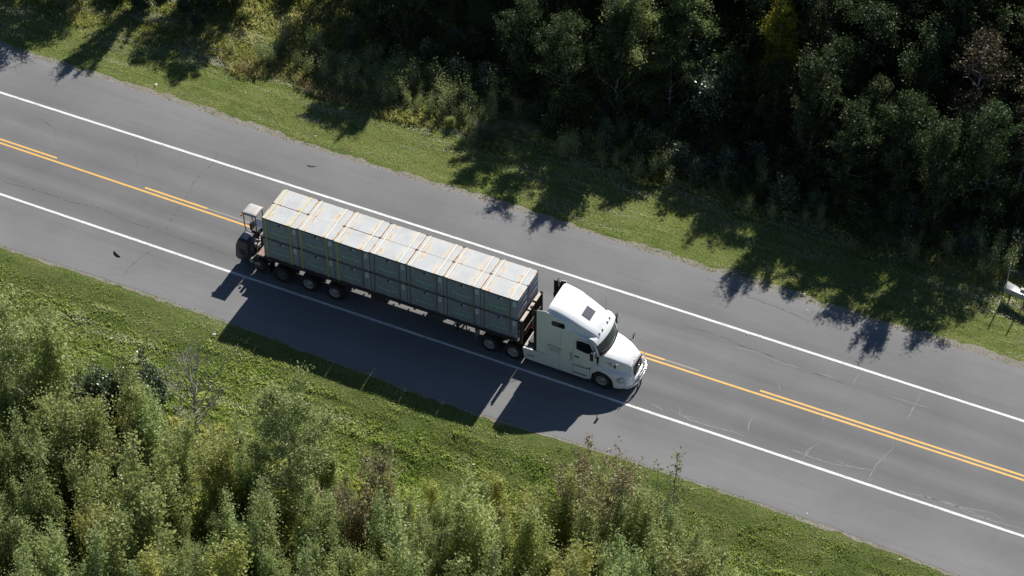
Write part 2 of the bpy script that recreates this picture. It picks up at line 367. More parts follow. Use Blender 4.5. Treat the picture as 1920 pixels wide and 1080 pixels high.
CR = {'dark': [[(-7.18, 6.45), (-7.03, 5.3), (-7.07, 4.21), (-6.91, 2.75), (-6.8, 1.71), (-6.68, 0.36), (-6.54, -0.74)], [(-6.48, -1.95), (-6.69, -2.87), (-6.83, -3.84), (-6.82, -4.5)], [(-16.74, -0.72), (-14.7, -0.72), (-12.81, -0.78), (-11.28, -0.54), (-9.55, -0.66), (-7.01, -0.77), (-5.77, -0.65), (-2.51, -0.68)], [(-17.77, 4.72), (-16.3, 4.31), (-15.91, 3.39)], [(-11.18, 4.33), (-10.42, 3.22)], [(-13.88, 1.11), (-12.45, 1.1)], [(-9.07, 1.16), (-8.31, 1.0)], [(2.17, 3.12), (4.19, 2.92)], [(20.96, 10.33-1.9), (25.15, 7.9), (28.79, 7.8)], [(21.18, 4.68), (24.74, 4.63), (28.31, 4.41), (30.65, 4.27)]],
 'light': [[(29.15, -1.2), (29.86, -1.15), (30.69, -1.15), (31.79, -1.1), (32.55, -1.06)], [(30.46, 0.0), (30.15, -0.81), (30.2, -1.46)], [(30.3, -0.47), (30.04, -1.26), (30.01, -1.55)], [(33.77, 1.4), (33.68, 0.17), (33.54, -0.59), (33.49, -1.51)], [(33.6, -1.07), (33.61, -1.53)], [(31.48, -0.78), (32.54, -0.87), (33.85, -0.68)], [(26.88, 0.45), (26.87, -0.36), (27.05, -0.96)], [(23.28, -0.71), (23.46, -1.35), (24.48, -1.16)], [(21.73, -1.15), (22.48, -1.21), (22.91, -1.53)], [(23.39, -1.18), (24.83, -1.32), (27.2, -1.21)], [(34.69, -1.49), (36.5, -1.21), (37.87, -1.26), (40.29, -1.26), (41.37, -1.31)], [(36.13, -1.31), (37.82, -1.09), (39.66, -0.98), (40.38, -1.14)], [(37.87, -1.26), (38.97, -1.31), (40.0, -1.2)], [(28.67, 4.37), (30.05, 4.52)], [(30.67, 5.23), (30.54, 4.42), (30.59, 4.12)], [(33.94, 5.4), (33.88, 4.35), (33.88, 3.13)], [(32.44, 4.36), (33.42, 4.46), (34.81, 4.5)], [(27.0, 3.17), (27.48, 2.37)], [(23.8, 4.41), (26.0, 4.38), (28.18, 4.36)], [(-1.09, -4.9), (-1.68, -4.96), (-3.73, -5.27)], [(30.03, 1.73), (30.17, 0.99)]]}
def cracks():
    rng = np.random.RandomState(5)
    for key, c, wd, z in (('dark', (.06, .056, .055), .055, .0025), ('light', (.26, .257, .255), .042, .003)):
        V = []; F = []
        for pl in CR[key]:
            pl = np.array(pl); d = np.r_[0, np.cumsum(np.hypot(*np.diff(pl, axis=0).T))]; t = np.arange(0, d[-1], .13)
            x = np.interp(t, d, pl[:, 0]); y = np.interp(t, d, pl[:, 1])
            j = np.cumsum(rng.randn(len(t))*.018); j -= np.linspace(j[0], j[-1], len(t)); ph = rng.rand()*9
            dx = np.gradient(x); dy = np.gradient(y); L = np.hypot(dx, dy)+1e-6; nx, ny = -dy/L, dx/L
            jj = j+.05*np.sin(t*1.9+ph); x = x+nx*jj; y = y+ny*jj
            wv = wd*(.45+.8*rng.rand(len(t)))*np.minimum(1, .2+np.minimum(t, t[-1]-t)*1.5)/2*(1.15 if key == 'light' else 1)
            b = len(V)
            for k in range(len(t)):
                V += [(x[k]-nx[k]*wv[k], y[k]-ny[k]*wv[k], z), (x[k]+nx[k]*wv[k], y[k]+ny[k]*wv[k], z)]
            for k in range(len(t)-1): F.append((b+2*k, b+2*k+2, b+2*k+3, b+2*k+1))
        n = NT(key+'_crack'); a = n.noise(n.coord(), 5, 5, .7); m = n.ramp(a, 0, [(.42, 0.0), (.62, .9)])
        n.col(n.mix((m, 0), c, (.185, .182, .18))); n.set(Roughness=.9)
        tag(np_mesh('road_cracks', np.array(V), np.array(F), n.m), kind='structure')
cracks()

# loose stones along the pavement edges
def stones():
    rng = np.random.RandomState(3); n = 4200; x = rng.uniform(-27, 46, n); side = rng.rand(n) < .72
    e = np.abs(rng.randn(n))*.22-.12
    y = np.where(side, far_edge(x)+e+.1, near_edge(x)-e*.6); s = rng.uniform(.010, .028, n)*np.where(rng.rand(n) < .06, 1.7, 1); z = np.maximum(gz(x, y), -.03)+s*.3
    base = np.array([(1, 0, 0), (0, 1, 0), (-1, 0, 0), (0, -1, 0), (0, 0, .8), (0, 0, -.8)]); f = np.array([(0, 1, 4), (1, 2, 4), (2, 3, 4), (3, 0, 4), (1, 0, 5), (2, 1, 5), (3, 2, 5), (0, 3, 5)])
    P = np.stack([x, y, z], -1); V = (P[:, None, :]+base[None]*s[:, None, None]*(.7+.6*rng.rand(n, 6, 1))).reshape(-1, 3)
    F = (f[None]+6*np.arange(n)[:, None, None]).reshape(-1, 3)
    tag(np_mesh('gravel_stones', V, F, paint('loose_stone', (.20, .19, .17), .9, 0, .35, 6)), 'small loose stones along the pavement edges', 'gravel', kind='stuff')
stones()
# ------------------------------------------------------------------ grass
def blades(name, x, y, h, wd, lean_dir, lean, tone, mat, label, cat, z=None, parent=None):
    n = len(x); z = gz(x, y)-.02 if z is None else z; rng = np.random.RandomState(len(x) % 9973)
    a = rng.uniform(0, 2*PI, n); wx, wy = np.cos(a)*wd/2, np.sin(a)*wd/2
    lx, ly = np.cos(lean_dir)*lean*h, np.sin(lean_dir)*lean*h
    p0 = np.stack([x-wx, y-wy, z], -1); p1 = np.stack([x+wx, y+wy, z], -1)
    p2 = np.stack([x+wx*.7+lx*.35, y+wy*.7+ly*.35, z+h*.6], -1); p3 = np.stack([x+lx, y+ly, z+h*(1-.35*lean)], -1)
    V = np.stack([p0, p1, p2, p3], 1).reshape(-1, 3); F = np.arange(4*n).reshape(n, 4)
    return tag(np_mesh(name, V, F, mat, tone), label, cat, kind='stuff')
def grass():
    rng = np.random.RandomState(8)
    def field(n, x0, x1, fy, inside):
        x = rng.uniform(x0, x1, n); y = fy(x, n); k = inside(x, y); return x[k], y[k]
    # mown verge, far side
    x, y = field(260000, -27, 47, lambda x, n: far_edge(x)+.05+8.2*rng.rand(n)**.9, lambda x, y: rng.rand(len(x)) < np.clip((y-far_edge(x))*2.2+vnoise(x, y, .35, 41)*.9-.35, 0, 1)*(.55+.9*vnoise(x, y*2.2, .5, 42)))
    n = len(x); st = vnoise(x*.45, y*2.2, .55, 43); big = vnoise(x, y, 2.6, 44)
    stk = vnoise(x*.10, y, .26, 49)*.6+vnoise(x*.2, y, .6, 50)*.4; tone = np.clip(-.10+.30*st+.80*stk+.30*big+.08*np.sin(y*5.2+2*vnoise(x*.3, y, 1.5, 47))+rng.randn(n)*.15+np.clip((y-11.2)*.04, -.1, .12), 0, 1)
    d = vnoise(x, y, .8, 45)*2*PI+rng.randn(n)*.7
    blades('mown_grass', x, y, rng.uniform(.04, .10, n)*(.45+1.3*stk)*(1+np.clip((y-12)*.35, 0, 1.2)), rng.uniform(.018, .034, n), d, rng.uniform(.2, 1.0, n), tone, L_grass, 'short mown grass on the far verge', 'grass')
    # mown verge, near side
    x, y = field(260000, -19, 47, lambda x, n: near_edge(x)+.06-8.6*rng.rand(n), lambda x, y: (y < 0) & (rng.rand(len(x)) < np.clip((near_edge(x)-y)*5+.45, 0, 1)*(.5+.9*vnoise(x*.8, y*1.6, .5, 52))))
    n = len(x); st = vnoise(x*.5, y*1.6, .45, 53); big = vnoise(x, y, 2.2, 54); stk = vnoise(x*.10, y, .26, 59)*.6+vnoise(x*.2, y, .6, 60)*.4; tone = np.clip(-.22+.30*st+.75*stk+.32*big+.08*np.sin(y*4.6+2*vnoise(x*.3, y, 1.5, 57))+rng.randn(n)*.17, 0, 1)
    d = vnoise(x, y, 1.1, 55)*2*PI+rng.randn(n)*1.3; hh = rng.uniform(.04, .10, n)*(.45+1.3*stk)*(1+.6*(vnoise(x, y, .4, 61) > .88))*(1+.8*vnoise(x, y, .9, 56)**2)*np.clip(.6+(near_edge(x)-y)*.22, .5, 1.9)
    blades('verge_grass', x, y, hh, rng.uniform(.02, .036, n), d, rng.uniform(.2, 1.0, n), tone, L_grass, 'thick tufted grass on the near verge', 'grass')
    # tall meadow on the far side below the trees
    x, y = field(190000, -27, 50, lambda x, n: 11.8+rng.rand(n)*10, lambda x, y: (y > 12.9+1.7*(vnoise(x, y, 2.2, 61)-.3)+1.3*(x > 7)) & (y < 16.5+.45*np.clip(x+20, 0, 40)) & (rng.rand(len(x)) < .35+.8*vnoise(x, y, .7, 62)))
    n = len(x); red = np.exp(-((x+6.3)/4.5)**2-((y-13.7)/1.1)**2); tone = np.clip(.24+.5*vnoise(x, y, .9, 63)+.25*vnoise(x, y, 3, 64)+rng.randn(n)*.14, 0, 1)
    isr = rng.rand(n) < red*1.5*(vnoise(x, y, 1.3, 65)*1.4)
    h = rng.uniform(.22, .6, n)*(.5+.7*vnoise(x, y, 1.4, 66))*np.where(x < 6, .8, 1); d = rng.uniform(0, 2*PI, n); le = rng.uniform(.1, .7, n)
    wd = rng.uniform(.02, .038, n)
    k = ~isr; blades('tall_grass', x[k], y[k], h[k], wd[k], d[k], le[k], tone[k], L_straw, 'tall unmown meadow grass in front of the forest', 'grass')
    k = isr; blades('red_seeding_weeds', x[k], y[k], h[k]*1.1, wd[k]*1.2, d[k], le[k]*.6, tone[k], L_rust, 'reddish brown seeding weeds among the tall meadow grass', 'weeds')
    # rough grass in the near stand
    x, y = field(120000, -22, 47, lambda x, n: -9.5-rng.rand(n)*12, lambda x, y: (y < -11.6+1.6*(vnoise(x, y, 2.2, 71)-.5)) & (rng.rand(len(x)) < .3+.8*vnoise(x, y, .7, 72)))
    n = len(x); tone = np.clip(.05+.6*vnoise(x, y, 1.1, 73)+rng.randn(n)*.16+.15, 0, 1)
    blades('rough_grass', x, y, rng.uniform(.25, .8, n)*(.5+.8*vnoise(x, y, 1.6, 74)), rng.uniform(.02, .036, n), rng.uniform(0, 2*PI, n), rng.uniform(.2, .9, n), tone, L_straw, 'long rough grass at the foot of the near trees', 'grass')
grass()

# ------------------------------------------------------------------ trees
def leafcloud(C, tone, size, rng, up=.35, asp=.6):
    n = len(C); N = rng.randn(n, 3); N[:, 2] = np.abs(N[:, 2])+up; N /= np.linalg.norm(N, axis=1)[:, None]
    A = np.cross(N, rng.randn(n, 3)); A /= np.linalg.norm(A, axis=1)[:, None]+1e-9; B = np.cross(N, A)
    s = size*(.6+.8*rng.rand(n))[:, None]
    V = np.stack([C-A*s*.5, C-B*s*asp*.5+A*s*.05, C+A*s*.5, C+B*s*asp*.5+A*s*.05], 1).reshape(-1, 3)
    return V, np.arange(4*n).reshape(n, 4)
TREES = {}
def make_tree(key, seed, H, R, mode, nleaf, lsize, leafmat, bark, name, lean=.0, clear=.12, tone_mu=.45, trunk_r=None, nl=None, bare=0):
    """mode: column / broad / bush / sparse / dead. returns (crown mesh object, trunk mesh object) kept as prototypes"""
    rng = np.random.RandomState(seed); mb = MB()
    tr = trunk_r or H*.011+.02
    stems = {'bush': 6, 'column': 4 if key[:6] in ('poplar', 'willow') else 2 if key in ('brown', 'yellow') else 1, 'broad': 1, 'sparse': 3, 'dead': 1, 'weed': 9}[mode]
    limbs = []
    for sidx in range(stems):
        a = rng.uniform(0, 2*PI); sp = (0 if stems == 1 else R*(.85 if mode == 'column' else .55))
        top = np.array([math.cos(a)*sp*rng.uniform(.2, 1)+lean*H*.3, math.sin(a)*sp*rng.uniform(.2, 1), H*(1 if stems == 1 or sidx == 0 else rng.uniform(.55, .95))])
        base = np.array([math.cos(a), math.sin(a), 0])*(0 if stems == 1 else R*.12); K = 7
        w1 = np.cumsum(rng.randn(K, 2)*H*.012, axis=0)
        P = [base+(top-base)*np.array([t**1.3, t**1.3, t])+np.array([*w1[i], 0]) for i, t in enumerate(np.linspace(0, 1, K))]
        P[0][2] = -.3
        rs = [tr/(1 if stems == 1 else 1.7)*(1-.93*t) for t in np.linspace(0, 1, K)]
        mb.tube(P, rs, bark, 6, False)
        P = np.array(P); nlb = nl or int(max(9, H*(4.2 if stems == 1 else 2.2 if mode == 'column' else 1.8)))
        for i in range(nlb):
            t = clear+(1-clear)*((i+rng.rand())/nlb); k = t*(K-1); k0 = min(int(k), K-2); q = P[k0]+(P[k0+1]-P[k0])*(k-k0)
            u = (t-clear)/(1-clear)
            prof = {'column': min(1, .55+1.6*u)*(1.03-u)**.40, 'broad': math.sin(PI*min(1, u*.72+.26))**.7, 'bush': 1-.6*u, 'sparse': .35+.65*(1-u), 'dead': .25+.75*math.sin(PI*min(1, u*.7+.3)), 'weed': .4}[mode]
            el = {'column': rng.uniform(.85, 1.3), 'broad': rng.uniform(.1, .8), 'bush': rng.uniform(.3, 1.1), 'sparse': rng.uniform(.7, 1.2), 'dead': rng.uniform(.45, 1.1), 'weed': 1.3}[mode]
            az = i*2.39996+rng.uniform(-.5, .5)+sidx; Lr = R*(1 if stems < 3 else .62)*prof*(rng.uniform(.3, 1.25) if mode == 'column' else rng.uniform(.6, 1.08))/max(.45, math.cos(el)) if mode != 'bush' else R*.7*prof*rng.uniform(.6, 1.1)
            d = np.array([math.cos(az)*math.cos(el), math.sin(az)*math.cos(el), math.sin(el)])
            room = (H*1.03-q[2])/max(.2, d[2]); Lr = min(Lr, max(.15, room))
            mid = q+d*Lr*.5+rng.randn(3)*Lr*.05; end = q+d*Lr+np.array([0, 0, (.10 if mode != 'broad' else -.02)*Lr])+rng.randn(3)*Lr*.06
            r0 = max(.012, rs[k0]*.5); 
            if mode != 'weed': mb.tube([q, mid, end], [r0, r0*.6, .006 if mode != 'dead' else .013], bark, 4 if mode != 'dead' else 5, False)
            limbs.append((q, mid, end, Lr, u))
            if mode in ('dead', 'broad', 'sparse', 'bush') or bare:
                for _ in range(6 if mode == 'dead' else 2):
                    s0 = rng.uniform(.25, .9); a0 = q+(mid-q)*min(1, s0*2) if s0 < .5 else mid+(end-mid)*(s0-.5)*2
                    dd = d+rng.randn(3)*.55; dd[2] = abs(dd[2])*.8+.15; dd /= np.linalg.norm(dd); l2 = Lr*rng.uniform(.25, .5)
                    e2 = a0+dd*l2; m2 = (a0+e2)/2+rng.randn(3)*l2*.08
                    mb.tube([a0, m2, e2], [max(.007, r0*.35), .011, .006] if mode != 'dead' else [.02, .014, .009], bark, 3 if mode != 'dead' else 4, False); limbs.append((a0, m2, e2, l2, u))
    trunk = mb.build('trunk', smooth=60, fix=False)
    crown = None
    if nleaf:
        W = np.array([l[3] for l in limbs])**.8; W /= W.sum(); nc = max(30, nleaf//26)
        ci = rng.choice(len(limbs), nc, p=W); CC = []; CT = []; CS = []
        for i in ci:
            q, mid, end, Lr, u = limbs[i]; s0 = rng.uniform(.2, 1.05); c = (q+(mid-q)*min(1, s0*2) if s0 < .5 else mid+(end-mid)*(s0-.5)*2)
            CC.append(c+rng.randn(3)*.06); CT.append(tone_mu+rng.randn()*.13); CS.append((.08+.11*rng.rand())*(1+.6*(mode == 'broad')))
        CC = np.array(CC); CT = np.array(CT); CS = np.array(CS); ii = rng.randint(0, nc, nleaf)
        sc = np.array([1, 1, {'column': 2.4, 'broad': .75, 'bush': 1.0, 'sparse': 1.5, 'dead': 1, 'weed': 2.2}[mode]])
        C = CC[ii]+rng.randn(nleaf, 3)*CS[ii][:, None]*sc; C[:, 2] = np.maximum(C[:, 2], .05)
        T = np.clip(CT[ii]+rng.randn(nleaf)*.14, 0, 1)
        V, F = leafcloud(C, T, lsize, rng); crown = np_mesh('crown', V, F, leafmat, T)
    TREES[key] = (crown, trunk, name, H); return TREES[key]
USED = set()
def place(key, x, y, h, rz, label, cat, group=None, name=None, sxy=None, dz=0):
    crown, trunk, nm, H = TREES[key]; s = h/H; sx = sxy or s
    r = empty(name or nm, (x, y, gzf(x, y)-.03+dz), rz, label, cat, group); r.scale = (sx, sx, s)
    for p in (trunk, crown):
        if p is None: continue
        if key in USED: c = p.copy(); COL.objects.link(c)
        else: c = p
        c.parent = r
    USED.add(key); return r

# kinds of the near stand
for k in range(4): make_tree('poplar%d' % k, 100+k, 8, 1.0, 'column', 14000, .108, L_poplar, M_bark, 'poplar_tree', clear=.08, tone_mu=.42+.05*k)
for k in range(3): make_tree('willow%d' % k, 120+k, 6, .95, 'column', 12000, .10, L_willow, M_bark, 'willow_tree', clear=.04, tone_mu=.45+.05*k)
make_tree('yellow', 130, 6, .9, 'column', 9000, .105, L_yellow, M_bark, 'poplar_tree', clear=.05)
make_tree('aspen', 140, 9, 2.5, 'broad', 21000, .125, L_poplar, M_birch, 'aspen_tree', clear=.25, tone_mu=.55, trunk_r=.13)
make_tree('brown', 141, 7, 1.8, 'column', 8500, .13, L_brown, M_bark, 'browning_tree', clear=.1, nl=34, bare=1)
make_tree('sparse', 142, 8, 1.3, 'sparse', 520, .12, L_poplar, M_bark, 'poplar_tree', clear=.3)
make_tree('glossy', 143, 3.4, 1.9, 'bush', 12000, .12, L_dark, M_bark, 'glossy_shrub', tone_mu=.55)
make_tree('dead', 144, 8, 2.1, 'dead', 0, 0, None, M_dead, 'dead_tree', clear=.28, nl=34, trunk_r=.14)
for k in range(2): make_tree('shrub%d' % k, 150+k, 2.2, 1.3, 'bush', 6500, .10, L_willow, M_bark, 'shrub', tone_mu=.5)
make_tree('strawbush', 153, 1.3, 1.2, 'bush', 3500, .10, L_willow, M_bark, 'shrub', tone_mu=.6)
# kinds of the far forest
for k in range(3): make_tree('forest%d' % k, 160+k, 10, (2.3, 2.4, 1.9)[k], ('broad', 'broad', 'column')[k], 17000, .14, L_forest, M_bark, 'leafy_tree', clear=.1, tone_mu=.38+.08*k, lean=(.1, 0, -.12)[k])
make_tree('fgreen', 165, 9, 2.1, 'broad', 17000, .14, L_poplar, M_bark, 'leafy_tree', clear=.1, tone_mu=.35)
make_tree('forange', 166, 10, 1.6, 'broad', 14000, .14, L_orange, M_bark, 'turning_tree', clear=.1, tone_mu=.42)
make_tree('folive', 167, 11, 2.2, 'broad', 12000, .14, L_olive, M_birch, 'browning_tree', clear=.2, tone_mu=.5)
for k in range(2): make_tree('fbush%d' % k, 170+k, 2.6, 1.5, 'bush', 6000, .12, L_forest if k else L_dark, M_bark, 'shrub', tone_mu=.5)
for k in range(2): make_tree('weed%d' % k, 180+k, 1.5, .55, 'weed', 700, .075, L_weed if k else L_poplar, M_bark, 'tall_weed', tone_mu=.55)

rng = random.Random(4)
def treeline(x): return float(np.interp(x, [-30, 0, 3, 7, 8, 10.5, 12, 17, 18.5, 20.5, 23, 27.5, 29.5, 31.5, 34, 38, 46], [-14.3, -14.6, -14.6, -15.6, -14.6, -14.6, -15.3, -15.2, -14.2, -13.4, -12.0, -11.2, -12.4, -13.4, -14.2, -15.5, -18]))
near_pts = []
def free(x, y, d, pts):
    return all((x-a)**2+(y-b)**2 > d*d for a, b in pts)
# the ones that stand out
special = [('dead', 3.1, -13.4, 7.6, 0.4, 'bare bleached dead tree standing in front of the green stand', 'tree'),
 ('aspen', 9.4, -14.9, 8.6, 1.0, 'large spreading aspen with a pale trunk, tallest crown in the middle of the near stand', 'tree'),
 ('brown', 23.2, -11.3, 7.2, 0.2, 'thin brownish tree with pale dry leaves between green trees near the road', 'tree'),
 ('sparse', 26.3, -10.3, 8.3, 0.9, 'nearly bare topped young poplar whose twigs rise over the road shoulder', 'tree'),
 ('glossy', -.6, -12.6, 3.8, 0.3, 'dark glossy leaved rounded shrub surrounded by lighter green trees', 'shrub'),
 ('poplar2', 24.9, -11.7, 7.0, 2.2, 'full green poplar directly right of the thin brownish tree', 'tree'),
 ('willow1', 26.3, -12.4, 7.2, 4.2, 'full yellow green willow directly below the bare topped poplar', 'tree'),
 ('poplar0', 28.0, -12.9, 7.0, 5.2, 'full green poplar behind the right end of the near stand', 'tree'),
 ('willow0', 21.9, -12.6, 6.6, 3.2, 'green willow directly left of the thin brownish tree', 'tree'),
 ('poplar3', 28.7, -11.6, 5.9, 1.5, 'leafy poplar at the lower right end of the stand, just past the bare topped one', 'tree'),
 ('poplar0', 30.2, -13.4, 6.2, 3.5, 'last poplar at the lower right corner of the near stand', 'tree'),
 ('glossy', -4.2, -13.9, 3.4, 4.0, 'third dark glossy shrub, leftmost of the dark shrubs in the near stand', 'shrub'),
 ('glossy', -2.4, -13.0, 3.6, 2.1, 'smaller dark glossy shrub to the left of the rounded dark shrub', 'shrub'),
 ('poplar1', 27.2, -11.0, 6.2, 0.5, 'dense green poplar at the right end of the near stand below the bare twigs', 'tree'),
 ('yellow', 19.0, -13.4, 6.0, 0.5, 'yellowish green young poplar at the front of the near stand', 'tree'),
 ('yellow', 20.7, -13.0, 5.6, 2.5, 'slim yellow green poplar just left of the brownish tree', 'tree'),
 ('aspen', -5.5, -16.2, 10.0, 2.6, 'tall aspen with a long pale trunk at the left edge', 'tree')]
for s in special:
    k, x, y, h, rz, lab, cat = s; place(k, x, y, h, rz, lab, cat); near_pts.append((x, y))
def near_at(x, y, h):
    u = x-(-y-14)*.45*-1*0
    a = 'at the far left' if x < -6 else 'in the lower left corner' if x < 1 else 'below the bare dead tree' if x < 7 else 'around the large aspen' if x < 13 else 'at the bottom middle' if x < 19 else 'by the brownish tree' if x < 26 else 'below the bare topped poplar' if x < 31 else 'at the lower right end'
    d = treeline(x)-y; b = 'front row' if d < 2.2 else 'second row' if d < 5 else 'middle row' if d < 9 else 'rearmost row'
    return '%s, %s' % (a, b)
def far_at(x): return 'at the top left' if x < -12 else 'above the forklift' if x < -3 else 'above the load' if x < 8 else 'at the top middle' if x < 15 else 'by the orange tree' if x < 22 else 'in the darkest part' if x < 30 else 'at the upper right'
def size_word(h, a, b): return 'short' if h < a else 'tall' if h > b else 'mid height'
kinds = ['poplar0', 'poplar1', 'poplar2', 'poplar3', 'willow0', 'willow1', 'willow2', 'yellow']
LAB = {'poplar': '%s feathery green poplar %s', 'willow': '%s yellow green willow %s', 'yellow': '%s yellowing poplar %s', 'brown': '%s sparse brownish tree %s'}
GRP = {'poplar': 'young poplars of the near stand', 'willow': 'willows of the near stand', 'yellow': 'yellowing poplars of the near stand', 'brown': 'brownish trees of the near stand'}
for _ in range(6000):
    x = rng.uniform(-21, 44); y = rng.uniform(-34, -10.5)
    if abs(x-3.2) < 1.5 and y > -16.4: continue
    if abs(x+1.6) < 2.7 and y > -16.0: continue
    h = rng.uniform(4.4, 8.8)
    if y > treeline(x)-.82*(h-7)-.2: continue
    fb = -24.5+(x+1.5)*.469
    if y < fb-8.5 or y > fb+26: continue
    if not free(x, y, 1.45, near_pts): continue
    near_pts.append((x, y))
    k = rng.choices(kinds+['brown'], [3, 3, 3, 3, 2, 2, 2, .8, .5])[0]; kk = k.rstrip('0123')
    place(k, x, y, h*(1.15 if rng.random() < .12 else 1), rng.uniform(0, 6.28), LAB[kk] % (size_word(h, 5.8, 7.4), near_at(x, y, h)), 'tree', GRP[kk], sxy=None)
fill = []
for _ in range(3000):
    x = rng.uniform(-20, 43); y = rng.uniform(-30, -11.5)
    if y > treeline(x)-.3 or y < -24.5+(x+1.5)*.469-4: continue
    if not free(x, y, 1.7, fill) or not free(x, y, .7, near_pts): continue
    fill.append((x, y)); place(rng.choice(['shrub0', 'shrub1']), x, y, rng.uniform(1.8, 3.6), rng.uniform(0, 6.28), 'bushy green sapling %s' % near_at(x, y, 0), 'shrub', 'saplings between the near trees')
# low shrubs along the foot of the stand
pts = []
for _ in range(1500):
    x = rng.uniform(-15, 40); y = treeline(x)+rng.uniform(-1.0, 2.4)
    if not free(x, y, 1.5, pts+near_pts[:6]): continue
    if rng.random() < .45: pts.append((x, y)); continue
    pts.append((x, y)); k = rng.choice(['shrub0', 'shrub1', 'strawbush', 'strawbush'])
    place(k, x, y, rng.uniform(.8, 2.1) if k != 'strawbush' else rng.uniform(.6, 1.2), rng.uniform(0, 6.28), 'low green shrub at the foot of the near stand beside the verge' if k != 'strawbush' else 'low spreading pale green bush at the foot of the near stand', 'shrub', 'low shrubs along the near stand' if k != 'strawbush' else 'spreading bushes along the near stand')

# far forest: front rows first, then the interior
far_pts = []; far_back = []
first = [ # x, y, h, kind
 (-25, 15.2, 8.6, 'forest0'), (-22.6, 15.0, 8.2, 'forest1'), (-18, 16.6, 7, 'forest2'), (-22, 18.5, 8, 'forest1'), (-15.2, 18.3, 6, 'forest0'),
 (-12.6, 18.0, 6.2, 'forest1'), (-14.0, 20.5, 6.8, 'forest2'), (-3.8, 18.4, 6.5, 'forest0'), (-1.6, 17.6, 5.6, 'forest2'), (-2.6, 20.5, 8, 'forest1'),
 (6.2, 16.8, 6.5, 'forest0'), (9.0, 16.4, 6.8, 'forest1'), (11.6, 17.0, 7.4, 'forest2'), (14.2, 18.4, 5.4, 'forest0'),
 (17.5, 19.2, 5.0, 'forest1'), (20.2, 19.0, 5.4, 'forest0'), (23.0, 17.0, 7.6, 'forest2'), (25.4, 16.2, 6.6, 'forest1'), (28.2, 16.8, 7.6, 'forest0'), (30.6, 16.0, 7.2, 'forest2'), (32.6, 17.8, 7.8, 'forest1'), (35.5, 24.3, 7.5, 'forest0'), (38.5, 23.2, 6.2, 'forest2'), (42, 22.5, 6, 'forest1')]
FL = 'dark leafy tree in the shaded forest beyond the far verge'
for x, y, h, k in first:
    y += .9; h += .5
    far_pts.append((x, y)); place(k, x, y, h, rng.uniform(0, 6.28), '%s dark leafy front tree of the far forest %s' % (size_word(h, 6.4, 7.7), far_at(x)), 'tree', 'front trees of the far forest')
spec = [('forange', 19.4, 21.7, 8.2, 'tree turning yellow and orange at the top edge of the dark forest'), ('fgreen', 12.2, 19.6, 8.6, 'fresh green leafy tree among darker ones at the top middle'), ('fgreen', 14.2, 21.6, 8.2, 'bright green crown just right of the top middle of the forest'),
 ('folive', 30.8, 21.9, 9.8, 'browning tree with pale bare limbs at the upper right edge'), ('folive', 33.6, 21.6, 9.0, 'olive brown tree beside the right edge of the photo'), ('glossy', 16.4, 19.6, 4.6, 'large glossy shrub catching silvery light in front of the orange tree')]
for k, x, y, h, lab in spec: far_pts.append((x, y)); place(k, x, y, h, rng.uniform(0, 6.28), lab, 'tree' if k != 'glossy' else 'shrub')
for _ in range(5000):
    x = rng.uniform(-27, 52); top = 25.4+(x-1.7)*.469
    y = rng.uniform(18.5, 52)
    if y > top+1.2: continue
    lim = 13.2 if -13 < x < 5.5 or 13 < x < 21 else 11.6
    hmax = (y-lim)/1.2
    if x > 33.6: hmax = (y-14.2)/1.2
    if -10 < x < 4.5: hmax = min(hmax, (y-15.5)/1.2+1.2*(x < -5))
    h = min(rng.uniform(8.5, 12.5), hmax)
    if h < 3.0 or not free(x, y, 2.5, far_pts) or (-12.2 < x < -5.6 and y < 22): continue
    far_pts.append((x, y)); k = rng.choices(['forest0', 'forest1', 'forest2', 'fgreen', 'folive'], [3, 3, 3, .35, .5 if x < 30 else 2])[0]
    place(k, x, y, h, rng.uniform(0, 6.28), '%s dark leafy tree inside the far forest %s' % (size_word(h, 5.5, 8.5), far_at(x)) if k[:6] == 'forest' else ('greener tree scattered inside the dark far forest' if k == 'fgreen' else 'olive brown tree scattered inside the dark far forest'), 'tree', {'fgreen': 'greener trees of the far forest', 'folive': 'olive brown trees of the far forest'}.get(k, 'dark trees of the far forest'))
for _ in range(900):  # unseen rows above the frame, put in to keep the forest dark
    x = rng.uniform(-6, 44); top = 25.4+(x-1.7)*.469; y = rng.uniform(top+1.0, top+13)
    if 33 < x < 39 and rng.random() < .6: continue
    tall = 22.5 < x < 32.5; h = rng.uniform(19, 22) if tall else rng.uniform(11, 13)
    if x < 6: h = min(h, (y-15)/1.2)
    elif x <= 22.5: h = min(h, 10.5)
    elif x >= 32.5: h = 10
    if not free(x, y, 3.0, far_back): continue
    far_back.append((x, y)); place(rng.choice(['forest0', 'forest1', 'forest2']), x, y, h, rng.uniform(0, 6.28), 'unseen tree shading the far forest from behind %s' % far_at(x), 'tree', 'unseen shade trees behind the far forest', sxy=h/10*(.7 if tall else 1))
pts = []
for _ in range(2500):
    x = rng.uniform(-20, 46); y = rng.uniform(15.3, 21)
    if x > 33.5 and y < 17: continue
    if not free(x, y, 1.35, pts) or rng.random() < .3: continue
    pts.append((x, y)); k = rng.choice(['fbush0', 'fbush1', 'fbush1', 'fbush0'])
    if -13 < x < 5 and y < (20.5 if x < -5 else 17.5): continue
    place(k, x, y, rng.uniform(.9, 2.4)*(1 if y > 15 else .6), rng.uniform(0, 6.28), {'f': 'low dark shrub in the %s undergrowth %s', 's': 'pale green low shrub in the %s undergrowth %s'}[k[0]] % ('verge side' if y < 17.5 else 'forest', far_at(x)), 'shrub', {'f': 'dark shrubs along the far forest', 's': 'pale green shrubs along the far forest'}[k[0]])
pts = []
